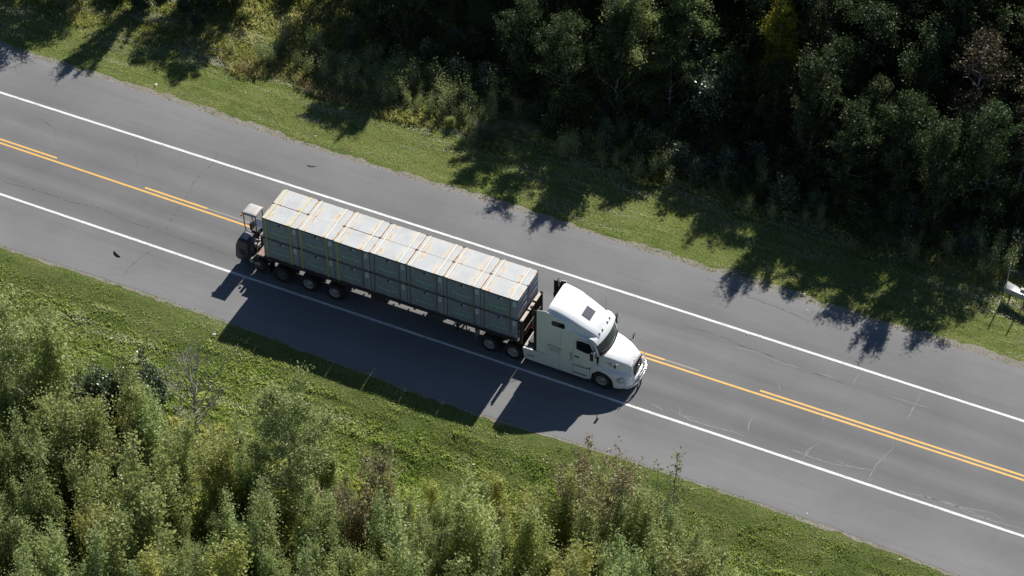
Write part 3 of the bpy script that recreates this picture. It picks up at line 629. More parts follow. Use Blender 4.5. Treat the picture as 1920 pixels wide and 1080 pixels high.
for _ in range(900):
    x = rng.choice([rng.gauss(.8, 2.2), rng.gauss(.8, 2.2), rng.uniform(-14, -2) if rng.random() < .25 else 1, rng.uniform(10, 36)]); y = rng.uniform(14.2, 17.4)
    if not free(x, y, .5, pts) or len(pts) > 150: continue
    pts.append((x, y)); place(rng.choice(['weed0', 'weed1']), x, y, rng.uniform(.8, 1.7), rng.uniform(0, 6.28), 'tall leafy weed stalk in the %s meadow grass %s' % ('front' if y < 15 else 'back', far_at(x)), 'weed', 'tall weeds in the far meadow')
place('fbush0', 5.6, 13.6, 1.3, 0, 'small silvery leaved bush alone on the lit grass in front of the forest', 'shrub')
place('shrub1', 3.3, 14.0, .8, 0, 'tiny green bush on yellowish grass left of the silvery bush', 'shrub')
# prototypes never placed
for k, (c, t, n, H) in TREES.items():
    if k not in USED:
        for p in (c, t):
            if p: bpy.data.objects.remove(p)

# ------------------------------------------------------------------ wheels
def wheel(parent, x, y, z, r, wd, side, rimm, dual=False, name='wheel'):
    """rim with hub as the wheel, tyre as its child; side=-1 faces -Y"""
    s = side; mb = MB(); R = r*.60
    mb.lathe([(s*wd*.5*.9, R), (s*wd*.5*.9, R*.93), (s*wd*.28, R*.86), (s*wd*.15, R*.55), (s*wd*.34, R*.42), (s*wd*.42, R*.40), (s*wd*.48, R*.2), (s*wd*.50, 0)], rimm)
    mb.lathe([(s*wd*.45, R*.98), (-s*wd*.45, R*.98)], rimm)
    for k in range(8):
        a = k*PI/4; cx, cz = math.cos(a)*R*.68, math.sin(a)*R*.68
        mb.lathe([(s*wd*.22, .022), (s*wd*.30, .018), (s*wd*.30, 0)], M_frame, (cx, 0, cz), 6)
        a += PI/8; mb.lathe([(s*wd*.225, .04), (s*wd*.23, 0)], M_black, (math.cos(a)*R*.76, 0, math.sin(a)*R*.76), 8)
    w = mb.build(name, parent, smooth=35, loc=(x, y, z), fix=True)
    t = MB(); h = wd*.5
    def ty(o):
        prof = [(-h*.86, R*.98), (-h, R*1.15), (-h*1.03, r*.82), (-h*.92, r*.96), (-h*.8, r), (-h*.45, r*1.005), (-h*.42, r*.975), (-h*.36, r*.975), (-h*.33, r*1.005), (h*.33, r*1.005), (h*.36, r*.975), (h*.42, r*.975), (h*.45, r*1.005), (h*.8, r), (h*.92, r*.96), (h*1.03, r*.82), (h, R*1.15), (h*.86, R*.98)]
        t.lathe([(a+o, b) for a, b in prof], M_tyre, n=36)
    ty(0)
    if dual: ty(-s*wd*1.18)
    t.build('tyre', w, smooth=35); return w

# ------------------------------------------------------------------ trailer
T = empty('flatbed_trailer', (6.2, 0, 0), 0, 'long brown steel flatbed trailer carrying two layers of bins behind the white tractor', 'trailer')
def TP(mb): mb.v = [(v[0]-6.2, v[1], v[2]) for v in mb.v]; return mb
d = MB(); d.box((-.42, -1.22, 1.36), (14.60, 1.22, 1.455), M_rustdeck)
for k in range(50): d.box((-.40+.3*k, -1.20, 1.32), (-.34+.3*k, 1.20, 1.357), M_trail)
TP(d).build('deck', T)
for s in (-1, 1):
    m = MB(); m.box((-.45, s*1.222, 1.36), (14.64, s*1.30, 1.47), M_trail); m.box((-.44, s*1.303, 1.42), (14.62, s*1.325, 1.435), M_trail)
    for k in range(24): m.box((.1+.6*k, s*1.303, 1.37), (.16+.6*k, s*1.322, 1.418), M_trail)
    TP(m).build('side_rail', T, bevel=.006)
    m = MB(); m.prism([(-.3, 1.26), (-.3, .84), (4.6, .84), (4.9, 1.06), (11.2, 1.08), (14.3, 1.08), (14.3, 1.26)], s*.42-.07, s*.42+.07, M_trail); m.box((-.3, s*.42-.11, .80), (4.6, s*.42+.11, .836), M_trail); TP(m).build('frame_beam', T)
for x in (.98, 2.555, 4.077):
    m = MB(); m.tube([(x, -1.0, .5), (x, 1.0, .5)], .065, M_trail, 10)
    for s in (-1, 1): m.box((x-.5, s*.5-.04, .60), (x+.5, s*.5+.04, .66), M_trail); m.tube([(x-.35, s*.55, .3), (x-.35, s*.55, .75)], .12, M_trail, 10)
    TP(m).build('axle', T)
    for s in (-1, 1): wheel(T, x-6.2, s*1.13, .5, .5, .26, s, M_rimdark if x < 2 else M_rim, True)  # rearmost axle gets darker rims, its shadow put into the steel colour
m = MB(); m.box((14.55, -1.24, 1.16), (14.64, 1.24, 1.46), M_trail)
m.box((14.655, -1.22, 1.50), (14.70, 1.22, 2.70), M_head)
for k in range(13): y = -1.2+k*.2; m.box((14.703, y-.03, 1.48), (14.765, y+.03, 2.69), M_trail)
for s in (-1, 0, 1): m.box((14.70, s*1.2-.05, 1.3), (14.82, s*1.2+.05, 2.86), M_trail)
hb = TP(m).build('headboard', T, bevel=.006)
m = MB()
for a, b in ((-1.16, -.36), (-.22, .32), (.48, 1.16)): m.box((14.64, a, 2.72), (14.80, b, 2.80), M_wood)  # headboard's sunlit top edge, put in as pale wood bars
m.box((14.84, -1.05, 2.05), (14.88, .9, 2.10), M_trail)
TP(m).build('sunlit_top_plank', hb)
for s in (-1, 1):
    m = MB(); m.box((10.95, s*.86-.06, .45), (11.07, s*.86+.06, 1.25), M_trail); m.box((10.90, s*.86-.12, .38), (11.12, s*.86+.12, .445), M_trail); m.tube([(11.05, s*.8, .6), (11.5, s*.5, 1.1)], .03, M_trail, 6); m.tube([(10.95, s*.86, .62), (10.5, s*.62, 1.1)], .03, M_trail, 6)
    TP(m).build('landing_leg', T)
m = MB(); m.box((6.2, -1.2, .92), (7.15, -.85, 1.27), M_frame); m.tube([(6.3, -1.0, .89), (7.1, -1.0, .89)], .05, M_frame, 8)
for k in range(3): m.box((6.27+.3*k, -1.215, .97), (6.47+.3*k, -1.202, 1.2), M_trail)
TP(m).build('tool_box', T, bevel=.015)
m = MB(); m.tube([(8.9, -.6, .98), (9.9, -.6, .98)], .17, M_frame, 16); m.tube([(8.9, .0, .95), (9.9, .0, .95)], .22, M_frame, 16); m.box((8.9, .3, .8), (9.9, 1.1, 1.3), M_frame); TP(m).build('air_tank', T, smooth=40)
for s in (-1, 1):
    m = MB(); m.box((12.12, s*.86-.26, .35), (12.14, s*.86+.26, 1.15), M_alu); TP(m).build('mud_flap', T)
    m = MB(); m.box((.25, s*.95-.28, .25), (.27, s*.95+.28, .95), M_black); TP(m).build('mud_flap', T)
m = MB()
for k in range(16):
    x = .9+k*.87; m.box((x, -1.34, 1.29), (x+.10, -1.26, 1.345), M_frame); m.box((x, 1.26, 1.29), (x+.1, 1.34, 1.345), M_frame)
TP(m).build('strap_winch', T)
m = MB(); m.box((-.452, -1.2, 1.0), (-.40, 1.2, 1.19), M_trail); b = TP(m).build('rear_bumper', T)
m = MB(); [m.box((-.475, y, 1.05), (-.453, y+.14, 1.14), M_red) for y in (-1.1, -.9, .76, .96)]; TP(m).build('tail_light', b)
m = MB(); [m.box((x+.03, -1.338, 1.375), (x+.11, -1.3225, 1.405), M_amber) for x in (.3, 7.1, 14.2)]; TP(m).build('marker_light', T)

# ------------------------------------------------------------------ steel bins
BP = 2.0817; BH = 1.355
def make_bin(x, y, z, lid=True):
    r = empty('steel_bin', (x, y, z)); L = 2.048; y0, y1 = -.592, .592
    m = MB(); m.box((0, y0, .06), (L, y1, 1.29), M_bin)
    for a, b in ((0, .16), (L-.16, L), (.9, 1.1)): m.box((a, y0+.02, 0), (b, y1-.02, .057), M_bindark)
    for s, ys in ((-1, y0), (1, y1)):
        for xx in (.0, .33, 1.66, L-.06): m.box((xx, ys-.012 if s < 0 else ys+.002, .065), (xx+.055, ys-.002 if s < 0 else ys+.012, 1.285), M_bin)
    for xe in (-.014, L+.002):
        for zz in (.35, .75, 1.1): m.box((xe, y0+.12, zz), (xe+.012, y1-.12, zz+.07), M_bin)
    m.build('bin_body', r, bevel=.008)
    for ys in (y0-.006, y1+.002): MB().box((.41, ys, .12), (1.64, ys+.004, 1.24), M_bindark).build('door_panel', r)
    m = MB()
    for ys in (y0-.034, y1+.010): m.box((.95, ys, 1.10), (1.06, ys+.024, 1.20), M_black); m.box((1.08, ys-.002, 1.12), (1.17, ys+.026, 1.17), M_stick)
    m.build('latch', r)
    m = MB(); z0 = .38; Y = y0-.0085
    def pr(poly): m.prism(poly, Y-.002, Y, M_green)
    pr([(.56+.07*math.cos(a*PI/5), z0+.08+.08*math.sin(a*PI/5)) for a in range(10)])
    for k, xx in enumerate((.70, .86, 1.02, 1.18, 1.34)):
        h = .16
        if k % 2: pr([(xx, z0), (xx+.12, z0), (xx+.06, z0+h+.02)])
        else: pr([(xx, z0), (xx+.035, z0), (xx+.035, z0+h), (xx, z0+h)]); pr([(xx+.04, z0+h*.35), (xx+.11, z0+h*.35), (xx+.11, z0+h*.65), (xx+.04, z0+h*.65)]); pr([(xx+.08, z0+h*.7), (xx+.12, z0+h*.7), (xx+.12, z0+h), (xx+.08, z0+h)])
    m.build('printed_mark', r)
    m = MB()
    for a, b in ((.62, .88), (.95, 1.12), (1.2, 1.38)): m.box((a, Y-.002, .74), (b, Y, .79), M_palep); m.box((a-.05, Y-.002, .86), (b-.05, Y, .89), M_palep)
    m.build('faint_lettering', r)
    m = MB(); Y = y0-.004; m.box((1.76, Y-.003, .86), (1.94, Y, 1.06), M_stick); m.box((1.79, Y-.003, 1.09), (1.93, Y, 1.19), M_stick)
    for k in range(4): m.box((1.78, Y-.005, .89+.045*k), (1.78+.13-.02*(k % 2), Y-.0035, .902+.045*k), M_ink)
    m.build('label_sticker', r)
    if lid:
        m = MB(); m.box((-.006, y0-.006, 1.293), (L+.006, y1+.006, 1.345), M_lid)
        for xx in (.36, 1.5): m.box((xx, y0+.03, 1.3455), (xx+.09, y1-.03, 1.356), M_lid)
        l = m.build('lid', r, bevel=.007)
        m = MB()
        for xx in (-.012, L-.06):
            for yy in (y0-.018, y1-.032): m.box((xx, yy, 1.285), (xx+.072, yy+.05, 1.353), M_cast)
        m.build('corner_casting', l)
        m = MB()
        for ye in (y0-.011, y1+.0075): m.box((.02, ye, 1.262), (L-.02, ye+.003, 1.338), M_cast)
        m.build('lid_seal', l)
    return r
zb = 1.478; ORD = ['rearmost', 'second', 'third', 'fourth', 'fifth', 'sixth', 'front']
proto_u = make_bin(0, 0, 0)
def bin_label(i, upper, near):
    at = {0: 'at the rear end beside the forklift', 6: 'at the front end behind the tractor cab'}.get(i, '%s from the rear' % ORD[i])
    if upper: return 'rusty lidded upper bin on the %s side, %s' % ('camera' if near else 'far', at)
    return 'grey lower bin on the camera side, %s' % at
first = True
rb = random.Random(2)
for i in range(7):
    for up in (1, 0):
        for near in (1, 0):
            o = proto_u if first else copy_tree(proto_u); first = False
            o.location = (i*BP+.014+rb.uniform(-.010, .010), (-.610 if near else .610)+rb.uniform(-.004, .004), zb+up*BH+(rb.uniform(-.004, .02) if up else 0)); o.rotation_euler = (0, 0, rb.uniform(-.004, .004)*up)
            if near or up: o['label'] = bin_label(i, up, near); o['group'] = 'steel bins stacked on the trailer'
            else: o['label'] = 'grey steel bin on the far side of the lower layer, behind the camera side bins'; o['group'] = 'far side lower bins'
            o['category'] = 'bin'

# straps over the load
ztop = zb+2*BH
for i in range(7):
    for j, xo in enumerate((.24, 1.69)):
        x = i*BP+xo+rb.uniform(-.03, .03); m = MB(); k = i*2+j; mat = M_yel if k < 5 else M_tan; w_ = .028
        matt = M_pale if k > 1 else M_pyel; h = ztop+.026; e = 1.236; sk = rb.uniform(-.05, .05)  # sun and shade put into the webbing: paler tops, darker sides
        m.box((x-w_, -1.21, h), (x+w_, 1.21, h+.004), matt)
        for s in (-1, 1):
            vs = [(x-w_, s*1.215, h+.003), (x+w_, s*1.215, h+.003), (x+w_+sk, s*e, 1.36), (x-w_+sk, s*e, 1.36), (x-w_, s*e, h-.02), (x+w_, s*e, h-.02)]
            vs2 = [(a, b+s*.004, c) for a, b, c in vs]; q = vs+vs2
            m.add(q, [(0, 1, 5, 4), (4, 5, 2, 3), (6, 10, 11, 7), (10, 9, 8, 11), (3, 2, 8, 9), (0, 6, 7, 1)], mat)
        o = m.build('load_strap')
        colr = 'bright yellow' if k < 5 else 'dull brownish'
        tag(o, '%s strap across the lids, %s strap over the %s pair of bins' % (colr, ('rearward', 'forward')[j], ORD[i] if i else 'rearmost'), 'strap', 'load straps over the bins')

# ------------------------------------------------------------------ forklift hung on the trailer's rear
F = empty('truck_mounted_forklift', (-1.1, 0, 0), 0, 'dark three wheeled forklift with a pale canopy hung on the rear of the trailer', 'forklift')
def FP(mb): mb.v = [(v[0]+1.1, v[1], v[2]) for v in mb.v]; return mb
m = MB(); m.prism([(-1.86, .62), (-1.80, 1.45), (-1.62, 1.93), (-1.02, 1.88), (-.98, .60), (-1.2, .48), (-1.7, .48)], -1.12, -.28, M_navy); body = FP(m).build('engine_cover', F, bevel=.07)
m = MB()
for k in range(4): m.box((-1.55, -1.135, .95+.1*k), (-1.2, -1.122, .99+.1*k), M_black)
m.box((-1.5, -.95, 1.925), (-1.15, -.45, 1.945), M_fgrey, (0, .083, 0)); FP(m).build('vent', body)
m = MB(); m.box((-1.55, -.27, .70), (-.75, .92, 1.0), M_fgrey); m.box((-1.5, -.27, 1.0), (-1.25, .9, 1.5), M_frame); m.box((-1.7, .5, .6), (-1.0, 1.05, 1.55), M_navy)
m.box((-.95, -1.2, .62), (-.30, -.95, .82), M_fgrey); m.box((-.95, .95, .62), (-.30, 1.2, .82), M_fgrey); m.box((-.95, -.95, .62), (-.80, .95, .80), M_frame); FP(m).build('chassis', F, bevel=.02)
m = MB(); m.box((-1.5, .08, 1.52), (-1.12, .50, 1.62), M_seat); m.box((-1.58, .08, 1.60), (-1.48, .50, 2.05), M_seat, (0, -.12, 0)); FP(m).build('seat', F, bevel=.03)
m = MB(); m.tube([(-.80+0*k, .29+.16*math.cos(k*PI/6), 1.98+.10*math.sin(k*PI/6)) for k in range(13)], .014, M_black, 6); m.tube([(-.72, .29, 1.6), (-.80, .29, 1.98)], .02, M_black, 6)
for k in range(5): m.tube([(-.74, -.1+.07*k, 1.5), (-.82, -.1+.07*k, 1.85)], .012, M_chrome if k % 2 else M_black, 5)
FP(m).build('steering_controls', F)
C0, C1, zc = -1.80, -1.00, 3.02
m = MB()
rows = []
for u in np.linspace(0, 1, 9):
    row = []
    for v in np.linspace(0, 1, 9):
        cx = (C0+C1)/2+(u-.5)*.84; cyy = .22+(v-.5)*.86; ed = max(abs(u-.5), abs(v-.5))*2; row.append((cx, cyy, zc-.05*max(0, ed-.6)**1.5*4))
    rows.append(row)
m.grid(rows, M_canopy)
for rr in (rows[0], rows[-1], [r[0] for r in rows], [r[-1] for r in rows]):
    m.grid([rr, [(a, b, c-.06) for a, b, c in rr]], M_canopy)
can = FP(m).build('canopy', F, smooth=50); sm = can.modifiers.new('thick', 'SOLIDIFY'); sm.thickness = .03
for px, py in ((C0+.06, -.14), (C0+.06, .58), (C1-.04, -.14), (C1-.04, .58)):
    m = MB(); m.tube([(px, py, zc-.07), (px+.01, py, 2.2), (px+(.12 if px < -1.4 else .0), py, 1.4)], .028, M_frame, 8); FP(m).build('canopy_post', F)
m = MB(); m.tube([(-1.86, -.18, 2.72), (-1.86, -.18, 2.84)], [.05, .035], M_amber, 10); FP(m).build('beacon', F)
m = MB()
for y in (-.42, -.30, .34, .46):
    m.box((-.62, y-.04, .45), (-.50, y+.04, 2.02), M_frame)
for zz in (.6, 1.2, 1.95): m.box((-.66, -.44, zz), (-.60, .48, zz+.09), M_fgrey)
m.box((-.49, -.6, .75), (-.45, .64, .85), M_frame); m.box((-.49, -.6, 1.15), (-.45, .64, 1.25), M_frame)
mast = FP(m).build('mast', F, bevel=.006)
m = MB()
for y in (-.3, .34): m.box((-.445, y-.06, .95), (-.40, y+.06, 1.42), M_frame); m.box((-.40, y-.06, 1.18), (.6, y+.06, 1.225), M_frame)
FP(m).build('fork', mast)
rh = random.Random(7); m = MB()
for k in range(15):
    y = rh.uniform(-.9, .55); x0 = rh.uniform(-1.05, -.68); z0 = rh.uniform(.95, 1.75); x1 = x0+rh.uniform(-.2, .3); y1 = y+rh.uniform(-.3, .3); z1 = z0+rh.uniform(-.35, .4)
    m.tube([(x0, y, z0), ((x0+x1)/2, (y+y1)/2, max(z0, z1)+.12), (x1, y1, z1)], rh.choice([.018, .022, .03]), rh.choice([M_black, M_fgrey, M_fgrey, M_chrome]), 6)
for k in range(8):
    y = rh.uniform(-.9, .5); x0 = rh.uniform(-1.0, -.7); z0 = rh.uniform(1.0, 1.55); m.box((x0, y, z0), (x0+rh.uniform(.06, .18), y+rh.uniform(.06, .2), z0+rh.uniform(.05, .15)), rh.choice([M_fgrey, M_frame, M_fgrey]))
FP(m).build('hydraulic_hoses', F)
wheel(F, -.40+1.1, -1.08, .58, .40, .24, -1, M_rimdark); wheel(F, -.40+1.1, 1.08, .58, .40, .24, 1, M_rimdark); wheel(F, -1.45+1.1, .02, .46, .34, .26, -1, M_rimdark)
for s in (-1, 1):
    m = MB(); prof = [(-.40+.47*math.cos(a), .58+.47*math.sin(a)) for a in np.linspace(.1, 2.7, 12)]
    m.grid([[(x, s*1.24, z) for x, z in prof], [(x, s*.95, z) for x, z in prof]], M_frame); f = FP(m).build('fender', F, smooth=50); f.modifiers.new('t', 'SOLIDIFY').thickness = .015
m = MB(); m.tube([(-.62, -1.15, .82), (-.55, -1.25, .5), (-.62, -1.2, .25)], .02, M_fgrey, 6); FP(m).build('safety_bar', F)

# ------------------------------------------------------------------ tractor
TX = 17.0
A = empty('semi_tractor', (TX, 0, 0), 0, 'white long nosed semi tractor with high roof sleeper pulling the loaded trailer', 'truck')
def AP(mb): mb.v = [(v[0]-TX, v[1], v[2]) for v in mb.v]; return mb
def lerp(x, t): return np.interp(x, [p[0] for p in t], [p[1] for p in t])
def smooth_lerp(x, t):
    # monotone cubic style smoothing of a table
    return sum(lerp(x+d, t)*wt for d, wt in ((-.12, .2), (-.06, .2), (0, .2), (.06, .2), (.12, .2)))
# sleeper and cab shell
roofz = [(16.1, 4.17), (16.5, 4.16), (17.0, 4.02), (17.4, 3.86), (18.0, 3.57), (18.4, 3.38), (18.66, 3.22), (18.84, 3.02)]
wtop = [(16.1, 1.06), (17.0, 1.05), (17.8, 1.02), (18.3, .97), (18.84, .88)]
shz = [(16.1, 3.85), (17.0, 3.62), (17.8, 3.16), (18.3, 3.0), (18.84, 2.86)]      # where the side wall starts to lean in
wmid = [(16.1, 1.225), (18.2, 1.22), (18.6, 1.17), (18.84, 1.12)]
def sec(x, n=7):
    zt = float(smooth_lerp(x, roofz)); wt = float(lerp(x, wtop)); zs = float(smooth_lerp(x, shz)); wm = float(lerp(x, wmid))
    pts = [(wm, 1.10), (wm+.005, 1.9), (wm, zs-.12), (wm-.015, zs)]
    if x > 17.2:
        k = min(1, (x-17.2)/.6); pts += [(wm-.05*k-.03, zs+.05), (wm-.03-(wm-.03-wt-.02)*.75, zs+.05+.06*(1-k)+(zt-.18-zs)*.3*(1-k))]
    else: pts += [(wm-.04, zs+(zt-zs)*.25), (wm-.07, zs+(zt-zs)*.5)]
    pts += [(wt+.01, zt-.17), (wt-.03, zt-.08), (wt-.11, zt-.02), (wt*.6, zt+.02), (0, zt+.035)]
    return pts
xs = list(np.linspace(16.12, 18.84, 40)); rows = []
for x in xs:
    h = sec(x); row = [(x, -a, b) for a, b in h]+[(x, a, b) for a, b in reversed(h[:-1])]; rows.append(row)
m = MB(); m.grid(rows, M_white)
m.add(rows[0], [tuple(range(len(rows[0])))], M_black)
# front wall above and below the glass, and the doors' lower ends
m.box((16.15, -1.18, 1.0), (18.86, 1.18, 1.12), M_frame)
cab = AP(m).build('cab', A, smooth=32)
# brow and visor over the windscreen
m = MB(); prof = [(18.58, 3.12), (18.80, 3.06), (18.95, 2.93), (19.03, 2.80), (19.00, 2.77), (18.86, 2.86)]
rr = []
for yy in np.linspace(-1.13, 1.13, 15):
    c = 1-(yy/1.13)**2; rr.append([(px+.16*c-.14, yy, pz+.03*c) for px, pz in prof])
m.grid(rr, M_white); m.add(rr[0], [tuple(range(6))], M_white); m.add(rr[-1], [tuple(range(6))], M_white); vis = AP(m).build('sun_visor', A, smooth=40)
m = MB()
for yy in (-.62, -.3, .3, .62): c = 1-(yy/1.13)**2; m.box((18.66+.1*c, yy-.03, 3.10+.03*c), (18.74+.1*c, yy+.03, 3.15+.03*c), M_frame)
AP(m).build('marker_light', vis)
# windscreen
m = MB(); rr = []
for t in np.linspace(0, 1, 7):
    row = []
    for yy in np.linspace(-1.04, 1.04, 15):
        c = 1-(yy/1.1)**2; row.append((18.80+.17*c-.10*(1-c)*.5+(.30*t)*(.6+.4*c), yy*(1-.0*t), 2.90-.83*t-.03*(1-c)))
    rr.append(row)
m.grid(rr, M_wind); ws = AP(m).build('windscreen', A, smooth=60); ws.modifiers.new('t', 'SOLIDIFY').thickness = .012
for s in (-1, 1):
    m = MB(); m.prism([(18.62, 2.92), (18.72, 2.92), (18.99, 2.08), (18.90, 2.05), (18.80, 2.05)], s*1.07, s*1.165, M_white); AP(m).build('windscreen_pillar', A, bevel=.015)
m = MB(); rr = []
for yy in np.linspace(-1.02, 1.02, 13):
    c = 1-(yy/1.1)**2; rr.append([(18.92+.24*c, yy, 2.055), (19.04+.24*c, yy, 2.06), (19.06+.24*c, yy, 2.02)])
m.grid(rr, M_black); cowl = AP(m).build('cowl', A, smooth=60)
m = MB(); m.tube([(19.22, -.45, 2.09), (19.13, -.05, 2.30), (19.09, .30, 2.42)], .012, M_black, 5); m.tube([(19.20, .50, 2.09), (19.13, .80, 2.30)], .012, M_black, 5); AP(m).build('windscreen_wiper', A)
# skylight
m = MB(); q = [(17.66, -.36, float(smooth_lerp(17.66, roofz))+.05), (18.12, -.36, float(smooth_lerp(18.12, roofz))+.05), (18.12, .36, float(smooth_lerp(18.12, roofz))+.055), (17.66, .36, float(smooth_lerp(17.66, roofz))+.055)]
q = [(a, b, c-.02) for a, b, c in q]; m.add(q+[(a, b, c+.022) for a, b, c in q], [(0, 1, 2, 3), (4, 5, 6, 7), (0, 1, 5, 4), (1, 2, 6, 5), (2, 3, 7, 6), (3, 0, 4, 7)], M_sky); AP(m).build('skylight', A, bevel=.02)
# sleeper windows, doors
def roundrect(x0, x1, z0, z1, r, n=4, sk=0):
    P = []
    for cx, cz, a0 in ((x1-r, z1-r, 0), (x0+r, z1-r, PI/2), (x0+r, z0+r, PI), (x1-r, z0+r, 1.5*PI)):
        for k in range(n+1): a = a0+k*PI/2/n; px = cx+r*math.cos(a); P.append((px, cz+r*math.sin(a)+sk*(px-x0)))
    return P
for s in (-1, 1):
    a, b = (s*1.222, s*1.236)
    m = MB(); m.prism(roundrect(16.42, 17.14, 3.30, 3.62, .09), a, b, M_glass); AP(m).build('sleeper_window', A)
    # door: thin shut line panel, window, handle
    outl = [(17.62, 1.16), (17.62, 2.05), (17.74, 2.90), (18.0, 2.97), (18.55, 2.93), (18.90, 2.10), (18.92, 1.62), (18.60, 1.22), (18.50, 1.16)]
    m = MB(); m.prism(outl, s*1.228, s*1.242, M_white); dr = AP(m).build('door', A, bevel=.004)
    m = MB()
    for i in range(len(outl)): p, q = outl[i], outl[(i+1) % len(outl)]; m.tube([(p[0], s*1.236, p[1]), (q[0], s*1.236, q[1])], .009, M_frame, 4)
    AP(m).build('door_seal', dr)
    m = MB(); m.prism([(17.80, 2.22), (17.79, 2.80), (18.05, 2.86), (18.50, 2.84), (18.78, 2.24), (18.6, 2.16), (18.3, 2.14)], s*1.243, s*1.250, M_glass); AP(m).build('door_window', dr)
    m = MB(); m.box((17.72, s*1.243, 1.66), (17.96, s*1.275, 1.73), M_black) if s > 0 else m.box((17.72, -1.275, 1.66), (17.96, -1.243, 1.73), M_black); AP(m).build('handle', dr)
    m = MB(); m.tube([(17.52, s*1.25, 1.35), (17.53, s*1.29, 1.45), (17.53, s*1.29, 1.75), (17.52, s*1.25, 1.85)], .018, M_black, 6); AP(m).build('grab_handle', A)
    # luggage panel shut lines
    m = MB()
    for x in (16.9,): m.box((x, min(s*1.229, s*1.233), 1.14), (x+.012, max(s*1.229, s*1.233), 3.0), M_ink)
    m.box((16.15, min(s*1.229, s*1.233), 1.93), (17.5, max(s*1.229, s*1.233), 1.94), M_whitesat); AP(m).build('luggage_door_seam', A)
    # side extenders behind the sleeper: white outside, dark inside, rubber rear edge
    ol = [(15.60, 1.16), (15.60, 3.98), (15.68, 4.02), (16.13, 4.10), (16.14, 1.16)]
    m = MB(); m.prism(ol, s*1.195, s*1.228, M_white); ex = AP(m).build('side_extender', A, bevel=.01)
    m = MB(); m.prism([(15.61, 1.18), (15.61, 3.95), (16.12, 4.05), (16.12, 1.18)], s*1.178, s*1.194, M_black); m.prism([(15.70, 1.5), (15.70, 3.7), (16.05, 3.8), (16.05, 1.5)], s*1.170, s*1.1775, M_navy); AP(m).build('inner_liner', ex)
    m = MB(); m.box((15.44, s*1.205-.012, 1.12), (15.598, s*1.205+.012, 3.92), M_black); AP(m).build('rubber_edge', ex)
    # side fairing with steps
    fx = [(14.92, .42), (14.82, 1.06), (16.1, 1.10), (17.5, 1.12), (18.42, 1.12), (18.54, .95), (18.54, .38), (18.3, .30), (15.1, .34)]
    m = MB(); m.prism(fx, s*1.10, s*1.235, M_white); sf = AP(m).build('side_fairing', A, bevel=.02)
    m = MB()
    for x0, x1, z0, z1 in ((17.62, 18.46, 1.02, 1.10), (17.62, 18.40, .50, .60), (15.1, 15.5, .62, .74)): m.box((x0, min(s*1.225, s*1.245), z0), (x1, max(s*1.225, s*1.245), z1), M_alu if x0 < 17 else M_ink)
    for x in (16.9, 17.58): m.box((x, min(s*1.236, s*1.2395), .36), (x+.014, max(s*1.236, s*1.2395), 1.09), M_ink)
    AP(m).build('step', sf)
    # door mirror
    m = MB(); m.tube([(18.86, s*1.22, 2.25), (18.92, s*1.40, 2.20), (18.80, s*1.48, 2.18)], .022, M_black, 6); m.tube([(18.80, s*1.22, 2.75), (18.88, s*1.38, 2.72), (18.80, s*1.48, 2.68)], .018, M_black, 6)
    m.box((18.70, s*1.50-.11, 2.10), (18.86, s*1.50+.11, 2.62), M_black); mi = AP(m).build('door_mirror', A, bevel=.03)
    m = MB(); m.box((18.862, s*1.50-.10, 2.14), (18.90, s*1.50+.10, 2.60), M_chrome); AP(m).build('mirror_cover', mi, bevel=.012)
    m = MB(); m.box((18.690, s*1.50-.09, 2.14), (18.698, s*1.50+.09, 2.58), M_glass); AP(m).build('mirror_glass', mi)
    # hood mirror on its arm
    m = MB(); bx_ = 19.78; m.tube([(bx_-.32, s*.98, 1.58), (bx_+.0, s*1.08, 1.62), (bx_+.16, s*1.17, 1.78)], .02, M_black, 6); m.box((bx_+.08, s*1.17-.09, 1.74), (bx_+.17, s*1.17+.09, 1.98), M_black); hm = AP(m).build('hood_mirror', A, bevel=.02)
    m = MB(); m.box((bx_+.172, s*1.17-.085, 1.75), (bx_+.205, s*1.17+.085, 1.97), M_chrome); AP(m).build('mirror_cover', hm, bevel=.01)
# hood with fenders as one lofted skin
xsH = list(np.linspace(18.94, 20.62, 48)); rows = []
zt_ = [(18.94, 2.06), (19.4, 1.99), (19.8, 1.88), (20.15, 1.74), (20.4, 1.60), (20.52, 1.47), (20.58, 1.25), (20.64, 1.1)]
hw_ = [(18.94, 1.01), (19.4, .95), (19.9, .84), (20.25, .72), (20.45, .62), (20.64, .58)]
fw_ = [(18.94, 1.20), (19.2, 1.235), (19.6, 1.235), (19.95, 1.19), (20.2, 1.10), (20.4, .98), (20.55, .84), (20.64, .70)]
zf_ = [(18.94, 1.45), (19.2, 1.32), (19.6, 1.26), (20.0, 1.16), (20.3, 1.06), (20.64, .95)]
WX = 19.19
for x in xsH:
    zt = float(smooth_lerp(x, zt_)) if x < 20.45 else float(lerp(x, zt_)); hw = float(smooth_lerp(x, hw_)); fw = float(smooth_lerp(x, fw_)); zf = float(smooth_lerp(x, zf_)); d2 = .62**2-(x-WX)**2
    zb_ = max(.36, .50+math.sqrt(d2)) if d2 > 0 else .36
    zb_ = min(zb_, zf-.06)
    h = [(fw-.02, zb_), (fw, zb_+.03), (fw, (zb_+zf)/2), (fw-.01, zf-.08), (fw-.05, zf), (fw-.13, zf+.05), (hw+.06+(fw-hw)*.1, zf+.12), (hw+.03, zf+(zt-zf)*.55), (hw, zt-.13), (hw-.04, zt-.06), (hw-.11, zt-.02), (hw*.55, zt+.025), (0, zt+.045)]
    rows.append([(x, -a, b) for a, b in h]+[(x, a, b) for a, b in reversed(h[:-1])])
m = MB(); m.grid(rows, M_white); m.add(rows[-1], [tuple(range(len(rows[-1])))], M_white); m.add(rows[0], [tuple(range(len(rows[0])))], M_frame); hood = AP(m).build('hood', A, smooth=32)
m = MB()
